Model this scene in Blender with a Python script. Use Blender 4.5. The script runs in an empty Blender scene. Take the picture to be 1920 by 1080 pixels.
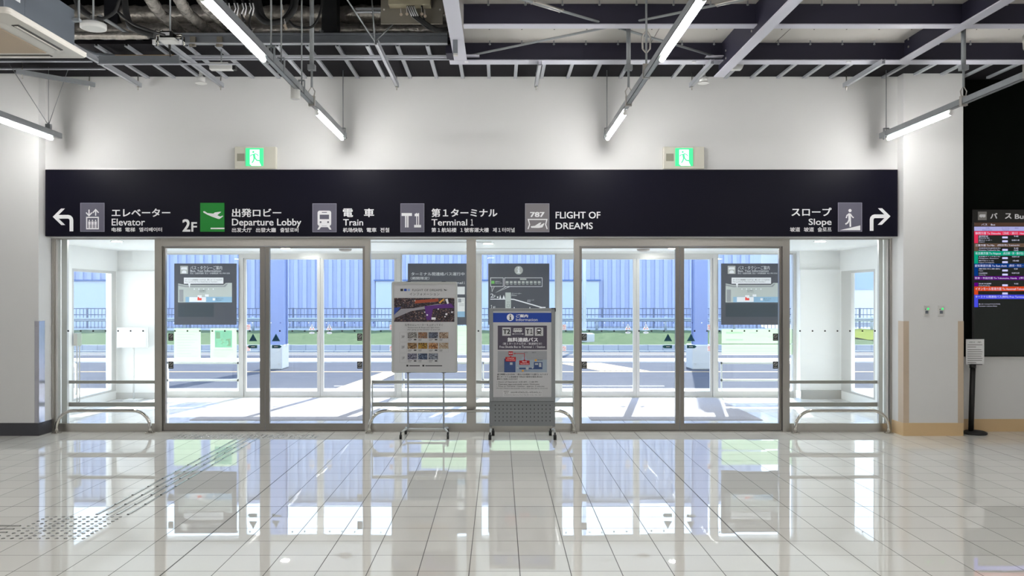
import bpy, bmesh, math, random
from mathutils import Vector, Matrix

scene = bpy.context.scene
COL = scene.collection
random.seed(7)

# ------------------------------------------------------------------ camera
F = 1541.0            # focal length in pixels of a 1920 px wide frame
CX, CY, H = 936.0, 556.0, 1.62
cam_data = bpy.data.cameras.new('camera')
cam = bpy.data.objects.new('camera', cam_data)
COL.objects.link(cam)
cam.location = (0, 0, H)
cam.rotation_euler = (math.radians(90), 0, 0)
cam_data.sensor_width = 36.0
cam_data.lens = F / 1920 * 36
cam_data.shift_x = 24 / 1920
cam_data.shift_y = 16 / 1920
cam_data.clip_end = 500
scene.camera = cam

# ------------------------------------------------------------------ view, world, sun
scene.view_settings.view_transform = 'Standard'
scene.view_settings.look = 'None'
scene.view_settings.exposure = 1.1
scene.view_settings.gamma = 1.0
scene.view_settings.use_curve_mapping = False

world = bpy.data.worlds.new('sky')
scene.world = world
world.use_nodes = True
nt = world.node_tree
nt.nodes.clear()
w_out = nt.nodes.new('ShaderNodeOutputWorld')
w_bg = nt.nodes.new('ShaderNodeBackground')
w_tc = nt.nodes.new('ShaderNodeTexCoord')
w_sep = nt.nodes.new('ShaderNodeSeparateXYZ')
w_ramp = nt.nodes.new('ShaderNodeValToRGB')
w_ramp.color_ramp.elements[0].position = 0.0
w_ramp.color_ramp.elements[0].color = (0.80, 0.90, 1.0, 1)
w_ramp.color_ramp.elements[1].position = 0.6
w_ramp.color_ramp.elements[1].color = (0.50, 0.66, 1.0, 1)
nt.links.new(w_tc.outputs['Generated'], w_sep.inputs[0])
nt.links.new(w_sep.outputs['Z'], w_ramp.inputs[0])
nt.links.new(w_ramp.outputs[0], w_bg.inputs[0])
w_bg.inputs[1].default_value = 1.9
nt.links.new(w_bg.outputs[0], w_out.inputs[0])

sun_data = bpy.data.lights.new('sun', 'SUN')
sun_data.energy = 6.0
sun_data.angle = math.radians(0.6)
sun_data.color = (1.0, 0.95, 0.88)
sun = bpy.data.objects.new('sun', sun_data)
COL.objects.link(sun)
sun.location = (8, 40, 30)
sun.rotation_euler = Vector((-0.22, -1.0, -0.92)).to_track_quat('-Z', 'Y').to_euler()

TUBE_STRENGTH = 42.0

# ------------------------------------------------------------------ materials
def mat(name, color, rough=0.5, metal=0.0, spec=0.5, emit=None, estr=0.0, noise=0.0, nscale=8.0, bump=0.0, ior=1.5, coat=0.0):
    m = bpy.data.materials.new(name)
    m.use_nodes = True
    n, l = m.node_tree.nodes, m.node_tree.links
    b = n['Principled BSDF']
    c = (*color, 1)
    b.inputs['Base Color'].default_value = c
    b.inputs['Roughness'].default_value = rough
    b.inputs['Metallic'].default_value = metal
    b.inputs['Specular IOR Level'].default_value = spec
    b.inputs['IOR'].default_value = ior
    b.inputs['Coat Weight'].default_value = coat
    if emit:
        b.inputs['Emission Color'].default_value = (*emit, 1)
        b.inputs['Emission Strength'].default_value = estr
    if noise or bump:
        tc = n.new('ShaderNodeTexCoord')
        nz = n.new('ShaderNodeTexNoise')
        nz.inputs['Scale'].default_value = nscale
        nz.inputs['Detail'].default_value = 4
        l.new(tc.outputs['Object'], nz.inputs['Vector'])
        if noise:
            mx = n.new('ShaderNodeMix')
            mx.data_type = 'RGBA'
            mx.inputs[6].default_value = tuple(max(0, v * (1 - noise)) for v in color) + (1,)
            mx.inputs[7].default_value = tuple(min(1, v * (1 + noise)) for v in color) + (1,)
            l.new(nz.outputs['Fac'], mx.inputs[0])
            l.new(mx.outputs[2], b.inputs['Base Color'])
        if bump:
            bp = n.new('ShaderNodeBump')
            bp.inputs['Strength'].default_value = bump
            bp.inputs['Distance'].default_value = 0.01
            l.new(nz.outputs['Fac'], bp.inputs['Height'])
            l.new(bp.outputs[0], b.inputs['Normal'])
    return m

def tile_floor(name, color, grout, sx, sy, ox, oy, gw, rough, ior, tilt, big=12, spec=0.5):
    """glossy tiles: grout lines, a wider joint every BIG tiles, and each tile laid very slightly out of plane"""
    m = bpy.data.materials.new(name)
    m.use_nodes = True
    n, l = m.node_tree.nodes, m.node_tree.links
    b = n['Principled BSDF']
    b.inputs['Roughness'].default_value = rough
    b.inputs['IOR'].default_value = ior
    b.inputs['Specular IOR Level'].default_value = spec
    geo = n.new('ShaderNodeNewGeometry')
    sep = n.new('ShaderNodeSeparateXYZ')
    l.new(geo.outputs['Position'], sep.inputs[0])
    def M(op, a, bb=None, cc=None):
        q = n.new('ShaderNodeMath')
        q.operation = op
        for i, v in enumerate((a, bb, cc)):
            if v is None:
                continue
            if isinstance(v, (int, float)):
                q.inputs[i].default_value = v
            else:
                l.new(v, q.inputs[i])
        return q.outputs[0]
    def axis(sock, s, o):
        u = M('DIVIDE', M('SUBTRACT', sock, o), s)
        fl = M('FLOOR', u)
        fr = M('SUBTRACT', u, fl)
        d = M('MULTIPLY', M('MINIMUM', fr, M('SUBTRACT', 1.0, fr)), s)
        return u, fl, d
    ux, fx, dx = axis(sep.outputs['X'], sx, ox)
    uy, fy, dy = axis(sep.outputs['Y'], sy, oy)
    near = M('MINIMUM', dx, dy)
    fac = M('LESS_THAN', near, gw / 2)
    if big:
        ub, fb, db = axis(sep.outputs['X'], sx * big, ox)
        fac = M('MAXIMUM', fac, M('LESS_THAN', db, gw * 0.9))
        ub, fb, db = axis(sep.outputs['Y'], sy * big, oy)
        fac = M('MAXIMUM', fac, M('LESS_THAN', db, gw * 0.9))
    comb = n.new('ShaderNodeCombineXYZ')
    l.new(fx, comb.inputs[0]); l.new(fy, comb.inputs[1])
    wn = n.new('ShaderNodeTexWhiteNoise')
    wn.noise_dimensions = '3D'
    l.new(comb.outputs[0], wn.inputs['Vector'])
    # tone per tile
    vari = M('ADD', M('MULTIPLY', wn.outputs['Value'], 0.06), 0.97)
    mx = n.new('ShaderNodeMix'); mx.data_type = 'RGBA'
    hs = n.new('ShaderNodeHueSaturation')
    hs.inputs['Color'].default_value = (*color, 1)
    l.new(vari, hs.inputs['Value'])
    l.new(hs.outputs[0], mx.inputs[6])
    mx.inputs[7].default_value = (*grout, 1)
    l.new(fac, mx.inputs[0])
    l.new(mx.outputs[2], b.inputs['Base Color'])
    l.new(M('ADD', M('MULTIPLY', fac, 0.6), rough), b.inputs['Roughness'])
    # tilt
    v1 = n.new('ShaderNodeVectorMath'); v1.operation = 'SUBTRACT'
    l.new(wn.outputs['Color'], v1.inputs[0]); v1.inputs[1].default_value = (.5, .5, .5)
    v2 = n.new('ShaderNodeVectorMath'); v2.operation = 'SCALE'
    l.new(v1.outputs[0], v2.inputs[0]); v2.inputs['Scale'].default_value = tilt
    v3 = n.new('ShaderNodeVectorMath'); v3.operation = 'ADD'
    l.new(geo.outputs['Normal'], v3.inputs[0]); l.new(v2.outputs[0], v3.inputs[1])
    v4 = n.new('ShaderNodeVectorMath'); v4.operation = 'NORMALIZE'
    l.new(v3.outputs[0], v4.inputs[0])
    l.new(v4.outputs[0], b.inputs['Normal'])
    return m

def glass_mat(name, tint=(0.97, 0.99, 0.985), ior=1.4):
    m = bpy.data.materials.new(name)
    m.use_nodes = True
    n, l = m.node_tree.nodes, m.node_tree.links
    n.clear()
    out = n.new('ShaderNodeOutputMaterial')
    mix = n.new('ShaderNodeMixShader')
    tr = n.new('ShaderNodeBsdfTransparent')
    gl = n.new('ShaderNodeBsdfGlossy')
    lw = n.new('ShaderNodeLayerWeight'); lw.inputs['Blend'].default_value = .5
    pw = n.new('ShaderNodeMath'); pw.operation = 'POWER'; pw.inputs[1].default_value = 5
    fr = n.new('ShaderNodeMath'); fr.operation = 'MULTIPLY_ADD'; fr.inputs[1].default_value = .96; fr.inputs[2].default_value = .03
    l.new(lw.outputs['Facing'], pw.inputs[0]); l.new(pw.outputs[0], fr.inputs[0])
    tr.inputs[0].default_value = (*tint, 1)
    gl.inputs['Roughness'].default_value = 0.0
    l.new(fr.outputs[0], mix.inputs[0])
    l.new(tr.outputs[0], mix.inputs[1])
    l.new(gl.outputs[0], mix.inputs[2])
    l.new(mix.outputs[0], out.inputs[0])
    return m

def film_mat(name, color, see=0.35):
    """paper or film stuck on glass, light comes through it"""
    m = bpy.data.materials.new(name)
    m.use_nodes = True
    n, l = m.node_tree.nodes, m.node_tree.links
    n.clear()
    out = n.new('ShaderNodeOutputMaterial')
    mix = n.new('ShaderNodeMixShader')
    mix2 = n.new('ShaderNodeMixShader')
    tr = n.new('ShaderNodeBsdfTransparent')
    tl = n.new('ShaderNodeBsdfTranslucent'); tl.inputs[0].default_value = (*color, 1)
    df = n.new('ShaderNodeBsdfDiffuse'); df.inputs[0].default_value = (*color, 1)
    mix.inputs[0].default_value = 0.35
    l.new(tl.outputs[0], mix.inputs[1]); l.new(df.outputs[0], mix.inputs[2])
    mix2.inputs[0].default_value = 1 - see
    l.new(tr.outputs[0], mix2.inputs[1]); l.new(mix.outputs[0], mix2.inputs[2])
    l.new(mix2.outputs[0], out.inputs[0])
    return m

def photo_mat(name, cols, scale=14.0, stretch=(1, 1, 1), seed=0.0):
    """blotchy many-coloured print: the pictures on the poster"""
    m = bpy.data.materials.new(name)
    m.use_nodes = True
    n, l = m.node_tree.nodes, m.node_tree.links
    b = n['Principled BSDF']
    b.inputs['Roughness'].default_value = 0.35
    tc = n.new('ShaderNodeTexCoord')
    mp = n.new('ShaderNodeMapping')
    mp.inputs['Scale'].default_value = stretch
    mp.inputs['Location'].default_value = (seed, seed * 1.7, seed * .6)
    vo = n.new('ShaderNodeTexVoronoi'); vo.inputs['Scale'].default_value = scale
    nz = n.new('ShaderNodeTexNoise'); nz.inputs['Scale'].default_value = scale * .8; nz.inputs['Detail'].default_value = 5
    rp = n.new('ShaderNodeValToRGB')
    rp.color_ramp.interpolation = 'LINEAR'
    while len(rp.color_ramp.elements) < len(cols):
        rp.color_ramp.elements.new(0.5)
    for i, c in enumerate(cols):
        rp.color_ramp.elements[i].position = 0.36 + 0.40 * i / (len(cols) - 1)
        rp.color_ramp.elements[i].color = (*c, 1)
    ad = n.new('ShaderNodeMix'); ad.data_type = 'FLOAT'; ad.inputs[0].default_value = 0.35
    l.new(tc.outputs['Object'], mp.inputs[0])
    l.new(mp.outputs[0], vo.inputs['Vector']); l.new(mp.outputs[0], nz.inputs['Vector'])
    sp = n.new('ShaderNodeSeparateColor')
    l.new(vo.outputs['Color'], sp.inputs[0])
    l.new(nz.outputs['Fac'], ad.inputs[2]); l.new(sp.outputs[0], ad.inputs[3])
    l.new(ad.outputs[0], rp.inputs[0])
    l.new(rp.outputs[0], b.inputs['Base Color'])
    return m

M_WALL = mat('white_wall_paint', (0.70, 0.698, 0.692), 0.6, noise=0.015, nscale=3)
M_WALLW = mat('vestibule_white_panel', (0.92, 0.92, 0.905), 0.4, noise=0.01)
M_STEEL = mat('satin_stainless', (0.50, 0.48, 0.45), 0.28, metal=1.0, noise=0.05, nscale=2)
M_STEELD = mat('brown_grey_door_steel', (0.30, 0.28, 0.26), 0.3, metal=0.9, noise=0.06, nscale=2)
M_STEEL2 = mat('pale_aluminium', (0.66, 0.65, 0.63), 0.35, metal=0.35)
M_POLISH = mat('polished_tube_steel', (0.62, 0.60, 0.56), 0.14, metal=1.0)
M_GALV = mat('galvanised_steel', (0.31, 0.33, 0.345), 0.42, metal=0.3, noise=0.08, nscale=20)
M_BATTEN = mat('pale_batten_steel', (0.50, 0.52, 0.56), 0.4, metal=0.25)
M_GALVD = mat('grey_channel_steel', (0.24, 0.26, 0.29), 0.45, metal=0.3, noise=0.1, nscale=12)
M_FLANGE = mat('lilac_grey_paint', (0.60, 0.60, 0.68), 0.5)
M_NAVY = mat('dark_navy_paint', (0.022, 0.02, 0.042), 0.55)
M_DECK = mat('grey_ceiling_board', (0.56, 0.54, 0.51), 0.7, noise=0.04, nscale=2)
M_DARKPANEL = mat('charcoal_ceiling_board', (0.010, 0.009, 0.012), 0.8, spec=0.2)
M_BLACKSIGN = mat('black_sign_board', (0.004, 0.0036, 0.011), 0.42, spec=0.16)
M_BLACKWALL = mat('black_wall_panel', (0.002, 0.003, 0.002), 0.5, spec=0.06)
M_SIGNWHITE = mat('sign_white_lettering', (0.88, 0.88, 0.90), 0.5)
M_PICTO = mat('pictogram_plate_grey', (0.125, 0.12, 0.165), 0.5)
M_PICTO787 = mat('pictogram_plate_silver', (0.20, 0.185, 0.20), 0.5)
M_GREEN = mat('pictogram_plate_green', (0.0, 0.23, 0.02), 0.5)
M_GLASS = glass_mat('clear_glass')
M_BLACK = mat('black_plastic', (0.008, 0.008, 0.008), 0.4)
M_RUBBER = mat('black_rubber', (0.012, 0.012, 0.013), 0.6)
M_WHITEP = mat('white_plastic', (0.75, 0.75, 0.73), 0.4)
M_BEIGE = mat('cream_plastic', (0.60, 0.58, 0.50), 0.45)
M_GREYBOX = mat('grey_sheet_metal', (0.13, 0.15, 0.18), 0.45, metal=0.3, noise=0.04)
M_FOIL = mat('silver_foil_lagging', (0.66, 0.62, 0.57), 0.25, metal=0.6, noise=0.5, nscale=24, bump=1.0)
M_GUARDWARM = mat('steel_guard_painted_reflection', (0.56, 0.45, 0.34), 0.35)  # stainless guards: the warm reflection they carry is painted in as base colour
M_STONE = mat('stone_skirting_painted_warm_light', (0.66, 0.47, 0.26), 0.3, noise=0.06, nscale=5)  # beige stone, with the orange light falling on it mixed into the colour
M_BOARD = mat('taupe_equipment_board', (0.22, 0.20, 0.165), 0.6)
M_CREAMBOX = mat('cream_junction_box', (0.42, 0.38, 0.27), 0.5)
M_PRINT = mat('black_print', (0.012, 0.012, 0.014), 0.5)
M_PAPER = mat('grey_white_poster_paper', (0.50, 0.50, 0.51), 0.4)
M_PAPERW = mat('white_poster_paper', (0.80, 0.80, 0.80), 0.5)
M_FRAME = mat('poster_frame_aluminium', (0.50, 0.51, 0.50), 0.35, metal=0.5)
M_BLUE = mat('royal_blue_print', (0.004, 0.045, 0.32), 0.45)
M_PURPLEGREY = mat('purple_grey_print', (0.065, 0.055, 0.085), 0.5)
M_BOARDGREY = mat('slate_grey_print', (0.065, 0.07, 0.09), 0.5)
M_SLATEDARK = mat('dark_slate_print', (0.03, 0.045, 0.06), 0.5)
M_MAPGREY = mat('map_pale_grey', (0.50, 0.54, 0.52), 0.5)
M_MAPMID = mat('map_mid_grey', (0.30, 0.31, 0.33), 0.5)
M_MAPBLUE = mat('map_blue', (0.28, 0.47, 0.65), 0.5)
M_MAPNAVY = mat('map_navy', (0.035, 0.07, 0.19), 0.5)
M_RED = mat('red_print', (0.42, 0.008, 0.012), 0.45)
M_REDBRIGHT = mat('bright_red_print', (0.85, 0.06, 0.04), 0.45)
M_ORANGE = mat('orange_print', (0.65, 0.33, 0.05), 0.45)
M_STICKER = mat('dark_sticker', (0.03, 0.035, 0.035), 0.5)
M_TEAL = mat('teal_sticker', (0.008, 0.10, 0.12), 0.5)
M_NAVYBLUE = mat('navy_blue_print', (0.0, 0.03, 0.14), 0.5)
M_STICKW = mat('white_sticker', (0.85, 0.85, 0.88), 0.5)
M_SKYPRINT = mat('light_blue_print', (0.25, 0.35, 0.62), 0.5)
M_PALEGREEN = film_mat('pale_green_backlit_paper', (0.58, 0.68, 0.55), 0.10)
M_MINT = film_mat('mint_backlit_print', (0.36, 0.66, 0.55), 0.05)
M_PALEPAPER = film_mat('white_backlit_paper', (0.90, 0.92, 0.88), 0.08)
M_FLOOR = tile_floor('polished_cream_tiles', (0.78, 0.775, 0.73), (0.03, 0.025, 0.02), 0.2985, 0.2985, -1.968, 6.34, 0.0052, 0.012, 1.95, 0.0022)
M_VFLOOR = tile_floor('vestibule_pale_tiles', (0.72, 0.72, 0.71), (0.10, 0.10, 0.10), 0.2985, 0.2985, -1.968, 6.34, 0.005, 0.05, 1.6, 0.001)
M_TUBE = mat('lit_tube', (0.9, 0.9, 0.9), 0.4, emit=(1.0, 0.99, 0.975), estr=TUBE_STRENGTH)
M_EXITG = mat('lit_exit_green', (0.05, 0.6, 0.25), 0.4, emit=(0.05, 0.80, 0.26), estr=0.36)
M_EXITW = mat('lit_exit_white', (0.8, 0.9, 0.85), 0.4, emit=(0.85, 1.0, 0.95), estr=0.42)
M_LAMPDISC = mat('lit_downlight', (0.9, 0.9, 0.9), 0.4, emit=(1.0, 0.98, 0.94), estr=170.0)
M_LED = mat('green_led', (0.0, 0.5, 0.1), 0.4, emit=(0.05, 1.0, 0.2), estr=0.5)

def emis(name, color, s=1.0):
    return mat(name, tuple(c * .05 for c in color), 0.4, spec=0.1, emit=color, estr=s * .45)

# ------------------------------------------------------------------ mesh helpers
class MB:
    def __init__(self):
        self.bm = bmesh.new()
    def box(self, x0, x1, y0, y1, z0, z1):
        vs = [self.bm.verts.new(p) for p in ((x0, y0, z0), (x1, y0, z0), (x1, y1, z0), (x0, y1, z0), (x0, y0, z1), (x1, y0, z1), (x1, y1, z1), (x0, y1, z1))]
        for f in ((0, 3, 2, 1), (4, 5, 6, 7), (0, 1, 5, 4), (1, 2, 6, 5), (2, 3, 7, 6), (3, 0, 4, 7)):
            self.bm.faces.new([vs[i] for i in f])
        return self
    def quad(self, *pts):
        self.bm.faces.new([self.bm.verts.new(p) for p in pts])
        return self
    def tube(self, path, r, seg=12, cap=True, r2=None):
        path = [Vector(p) for p in path]
        n = len(path)
        rings = []
        t0 = (path[1] - path[0]).normalized()
        ref = Vector((0, 0, 1)) if abs(t0.z) < 0.9 else Vector((1, 0, 0))
        nrm = (ref - t0 * ref.dot(t0)).normalized()
        for i, p in enumerate(path):
            if i == 0:
                t = t0
            elif i == n - 1:
                t = (path[i] - path[i - 1]).normalized()
            else:
                t = ((path[i + 1] - path[i]).normalized() + (path[i] - path[i - 1]).normalized()).normalized()
            nrm = (nrm - t * nrm.dot(t)).normalized()
            bi = t.cross(nrm)
            rr = r if r2 is None else r + (r2 - r) * i / (n - 1)
            if callable(r):
                rr = r(i / (n - 1))
            rings.append([self.bm.verts.new(p + nrm * math.cos(a) * rr + bi * math.sin(a) * rr) for a in [2 * math.pi * k / seg for k in range(seg)]])
        for a, b in zip(rings, rings[1:]):
            for k in range(seg):
                f = self.bm.faces.new((a[k], a[(k + 1) % seg], b[(k + 1) % seg], b[k]))
                f.smooth = True
        if cap:
            self.bm.faces.new(list(reversed(rings[0])))
            self.bm.faces.new(rings[-1])
        return self
    def cyl(self, p0, p1, r, seg=16, r2=None):
        return self.tube([p0, p1], r, seg, True, r2)
    def lathe(self, c, prof, seg=24):
        """profile of (radius, z) round a vertical axis through c"""
        rings = []
        for r, z in prof:
            rings.append([self.bm.verts.new((c[0] + r * math.cos(a), c[1] + r * math.sin(a), c[2] + z)) for a in [2 * math.pi * k / seg for k in range(seg)]])
        for a, b in zip(rings, rings[1:]):
            for k in range(seg):
                f = self.bm.faces.new((a[k], a[(k + 1) % seg], b[(k + 1) % seg], b[k]))
                f.smooth = True
        self.bm.faces.new(list(reversed(rings[0])))
        self.bm.faces.new(rings[-1])
        return self
    def prism(self, pts, y0, y1):
        """outline of (x, z) points drawn through y0..y1"""
        a = [self.bm.verts.new((x, y0, z)) for x, z in pts]
        b = [self.bm.verts.new((x, y1, z)) for x, z in pts]
        self.bm.faces.new(a); self.bm.faces.new(list(reversed(b)))
        for i in range(len(pts)):
            j = (i + 1) % len(pts)
            self.bm.faces.new((a[j], a[i], b[i], b[j]))
        return self
    def prismx(self, pts, x0, x1):
        a = [self.bm.verts.new((x0, y, z)) for y, z in pts]
        b = [self.bm.verts.new((x1, y, z)) for y, z in pts]
        self.bm.faces.new(a); self.bm.faces.new(list(reversed(b)))
        for i in range(len(pts)):
            j = (i + 1) % len(pts)
            self.bm.faces.new((a[j], a[i], b[i], b[j]))
        return self
    def build(self, name, m, parent=None, bevel=0.0, fix=True):
        if fix:
            bmesh.ops.recalc_face_normals(self.bm, faces=self.bm.faces)
        me = bpy.data.meshes.new(name)
        if parent is not None:
            off = WORLD_LOC[parent.name]
            bmesh.ops.translate(self.bm, verts=self.bm.verts, vec=-off)
        self.bm.to_mesh(me)
        self.bm.free()
        me.materials.append(m)
        o = bpy.data.objects.new(name, me)
        COL.objects.link(o)
        if parent is not None:
            o.parent = parent
            WORLD_LOC[o.name] = WORLD_LOC[parent.name].copy()
        else:
            WORLD_LOC[o.name] = Vector((0, 0, 0))
        if bevel:
            bv = o.modifiers.new('bevel', 'BEVEL')
            bv.width = bevel
            bv.segments = 2
            bv.limit_method = 'ANGLE'
        return o

WORLD_LOC = {}

def tag(o, label=None, cat=None, group=None, kind=None):
    if label: o['label'] = label
    if cat: o['category'] = cat
    if group: o['group'] = group
    if kind: o['kind'] = kind
    return o

def thing(name, label, cat, loc, group=None):
    o = bpy.data.objects.new(name, None)
    COL.objects.link(o)
    o.location = loc
    o.empty_display_size = 0.1
    WORLD_LOC[o.name] = Vector(loc)
    return tag(o, label, cat, group)

def struct(mb, name, m, **kw):
    o = mb.build(name, m, **kw)
    if o.parent is None:
        o['kind'] = 'structure'
    return o

def dup(root, delta, label=None, group=None):
    r = root.copy(); COL.objects.link(r)
    r.location = root.location + Vector(delta)
    WORLD_LOC[r.name] = WORLD_LOC[root.name] + Vector(delta)
    if label: r['label'] = label
    if group: r['group'] = group
    for ch in list(root.children):
        c = ch.copy(); COL.objects.link(c); c.parent = r
        for g in list(ch.children):
            d = g.copy(); COL.objects.link(d); d.parent = c
    return r

ORD = ['first', 'second', 'third', 'fourth', 'fifth', 'sixth', 'seventh', 'eighth', 'ninth', 'tenth', 'eleventh', 'twelfth', 'thirteenth', 'fourteenth', 'fifteenth', 'sixteenth', 'seventeenth', 'eighteenth', 'nineteenth', 'twentieth',
       'twenty-first', 'twenty-second', 'twenty-third', 'twenty-fourth', 'twenty-fifth', 'twenty-sixth', 'twenty-seventh', 'twenty-eighth']
def PX(px, Y): return (px - CX) / F * Y
def PZ(py, Y): return H - (py - CY) / F * Y
def GY(py, z=0.0): return F * (H - z) / (py - CY)

# ------------------------------------------------------------------ lettering and printed shapes on an upright face
def arc(cx, cy, r, a0, a1, n=12):
    return [(cx + r * math.cos(math.radians(a0 + (a1 - a0) * i / n)), cy + r * math.sin(math.radians(a0 + (a1 - a0) * i / n))) for i in range(n + 1)]

class Face:
    """an upright board facing the hall at distance Y; layout measured in photograph pixels, drawn at true size on the board"""
    def __init__(self, Y, parent):
        self.Y, self.parent = Y, parent
    def pt(self, p, lay):
        return Vector((PX(p[0], self.Y), self.Y - 0.0012 * lay, PZ(p[1], self.Y)))
    def shapes(self, name, m, prims, lay=1, box=None, label=None):
        bm = bmesh.new()
        def T(p):
            if box:
                return (box[0] + p[0] * (box[2] - box[0]), box[1] + p[1] * (box[3] - box[1]))
            return p
        def poly(pts):
            vs = [bm.verts.new(self.pt(T(p), lay)) for p in pts]
            try:
                bm.faces.new(vs)
            except ValueError:
                pass
        S = (box[2] - box[0]) if box else 1
        base_lay = lay
        for idx, q in enumerate(prims):
            lay = base_lay + min(idx, 9) * .08
            k = q[0]
            if k == 'poly': poly(q[1])
            elif k == 'rect':
                x0, y0, x1, y1 = q[1:5]
                poly([(x0, y1), (x1, y1), (x1, y0), (x0, y0)])
            elif k == 'disc':
                (cx, cy), r = q[1], q[2]
                ry = r * (S / (box[3] - box[1]) if box else 1)
                poly([(cx + r * math.cos(a), cy - ry * math.sin(a)) for a in [2 * math.pi * i / 24 for i in range(24)]])
            elif k == 'frame':
                x0, y0, x1, y1, w = q[1:6]
                wy = w * (S / (box[3] - box[1]) if box else 1)
                for r in ((x0, y0, x1, y0 + wy), (x0, y1 - wy, x1, y1), (x0, y0 + wy, x0 + w, y1 - wy), (x1 - w, y0 + wy, x1, y1 - wy)):
                    poly([(r[0], r[3]), (r[2], r[3]), (r[2], r[1]), (r[0], r[1])])
            elif k in ('line', 'path'):
                pts = [q[1], q[2]] if k == 'line' else q[1]
                w = q[3] if k == 'line' else q[2]
                pts = [Vector(T(p)) for p in pts]
                w *= S
                n = len(pts)
                L, R = [], []
                for i in range(n):
                    if i == 0: d = (pts[1] - pts[0]).normalized(); s = 1
                    elif i == n - 1: d = (pts[-1] - pts[-2]).normalized(); s = 1
                    else:
                        a = (pts[i] - pts[i - 1]).normalized(); b = (pts[i + 1] - pts[i]).normalized()
                        d = (a + b)
                        if d.length < 1e-4: d = b
                        d = d.normalized(); s = min(2.2, 1 / max(0.35, d.dot(b)))
                    nn = Vector((-d.y, d.x)) * (w / 2 * s)
                    L.append(pts[i] + nn); R.append(pts[i] - nn)
                for i in range(n - 1):
                    vs = [bm.verts.new(self.pt(p, lay)) for p in (L[i], L[i + 1], R[i + 1], R[i])]
                    bm.faces.new(vs)
            elif k == 'ring':
                (cx, cy), r, w = q[1], q[2], q[3]
                sy = (S / (box[3] - box[1]) if box else 1)
                N = 24
                for i in range(N):
                    a, b = 2 * math.pi * i / N, 2 * math.pi * (i + 1) / N
                    poly([(cx + (r - w) * math.cos(a), cy - (r - w) * sy * math.sin(a)), (cx + r * math.cos(a), cy - r * sy * math.sin(a)), (cx + r * math.cos(b), cy - r * sy * math.sin(b)), (cx + (r - w) * math.cos(b), cy - (r - w) * sy * math.sin(b))])
        bm.normal_update()
        bmesh.ops.triangulate(bm, faces=bm.faces)
        for f in bm.faces:
            f.normal_update()
            if f.normal.y > 0:
                f.normal_flip()
        return self._finish(bm, name, m, label)
    def _finish(self, bm, name, m, label=None):
        me = bpy.data.meshes.new(name)
        if self.parent is not None:
            bmesh.ops.translate(bm, verts=bm.verts, vec=-WORLD_LOC[self.parent.name])
        bm.to_mesh(me); bm.free()
        me.materials.append(m)
        o = bpy.data.objects.new(name, me)
        COL.objects.link(o)
        WORLD_LOC[o.name] = Vector((0, 0, 0))
        if self.parent is not None:
            o.parent = self.parent
            WORLD_LOC[o.name] = WORLD_LOC[self.parent.name].copy()
        if label: o['label'] = label
        return o
    def text(self, items, m, name='lettering', bold=0.0, lay=2):
        """items: (string, x0, y0, x1, y1) boxes that the strings fill; each string is one part"""
        out = []
        for s, x0, y0, x1, y1 in items:
            bm = bmesh.new()
            cu = bpy.data.curves.new('t', 'FONT')
            cu.body = s
            cu.resolution_u = 3
            strike = bold if (y1 - y0) >= 6 and self.Y < 10 else 0
            ob = bpy.data.objects.new('t', cu)
            COL.objects.link(ob)
            bpy.context.view_layer.update()
            dg = bpy.context.evaluated_depsgraph_get()
            me = bpy.data.meshes.new_from_object(ob.evaluated_get(dg))
            vs = [v.co.copy() for v in me.vertices]
            mnx = min(v.x for v in vs); mxx = max(v.x for v in vs)
            mny = min(v.y for v in vs); mxy = max(v.y for v in vs)
            # a heavier weight is the same glyph struck again a hair to each side
            h = strike * (y1 - y0)
            for q, (ox, oy) in enumerate([(0, 0)] if not strike else [(-h, -h * .6), (h, -h * .6), (-h, h * .6), (h, h * .6)]):
                nv = []
                for v in vs:
                    px = x0 + h + (v.x - mnx) / max(1e-6, mxx - mnx) * (x1 - x0 - 2 * h) + ox
                    py = y1 - h * .6 - (v.y - mny) / max(1e-6, mxy - mny) * (y1 - y0 - 1.2 * h) + oy
                    nv.append(bm.verts.new(self.pt((px, py), lay + q * .08)))
                for p in me.polygons:
                    try:
                        f = bm.faces.new([nv[i] for i in p.vertices])
                    except ValueError:
                        continue
                    f.normal_update()
                    if f.normal.y > 0: f.normal_flip()
            bpy.data.objects.remove(ob)
            bpy.data.meshes.remove(me)
            bpy.data.curves.remove(cu)
            out.append(self._finish(bm, name, m))
        return out

# ================================================================== the hall: floor, piers, walls, ceiling
XL, XR = -9.0, 9.0            # hall side walls
YB = -7.0                     # hall rear wall
YW = 9.70                     # upper wall above the glazing
YP = 9.56                     # pier faces
YG = 9.83                     # front face of the inner glazing frame
PL, PR = -5.357, 4.70         # inner edges of the piers
PRR = 5.397                   # outer edge of the right pier
ZC = 4.145                    # top of wall / ceiling edge

struct(MB().box(XL, XR, YB, 9.90, -0.12, 0), 'floor', M_FLOOR)
struct(MB().box(PL, PR, YW, 10.1, 2.345, ZC + .3).box(PL, PR, YW + .02, YG + .14, 2.318, 2.345), 'wall_back', M_WALL)
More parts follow.
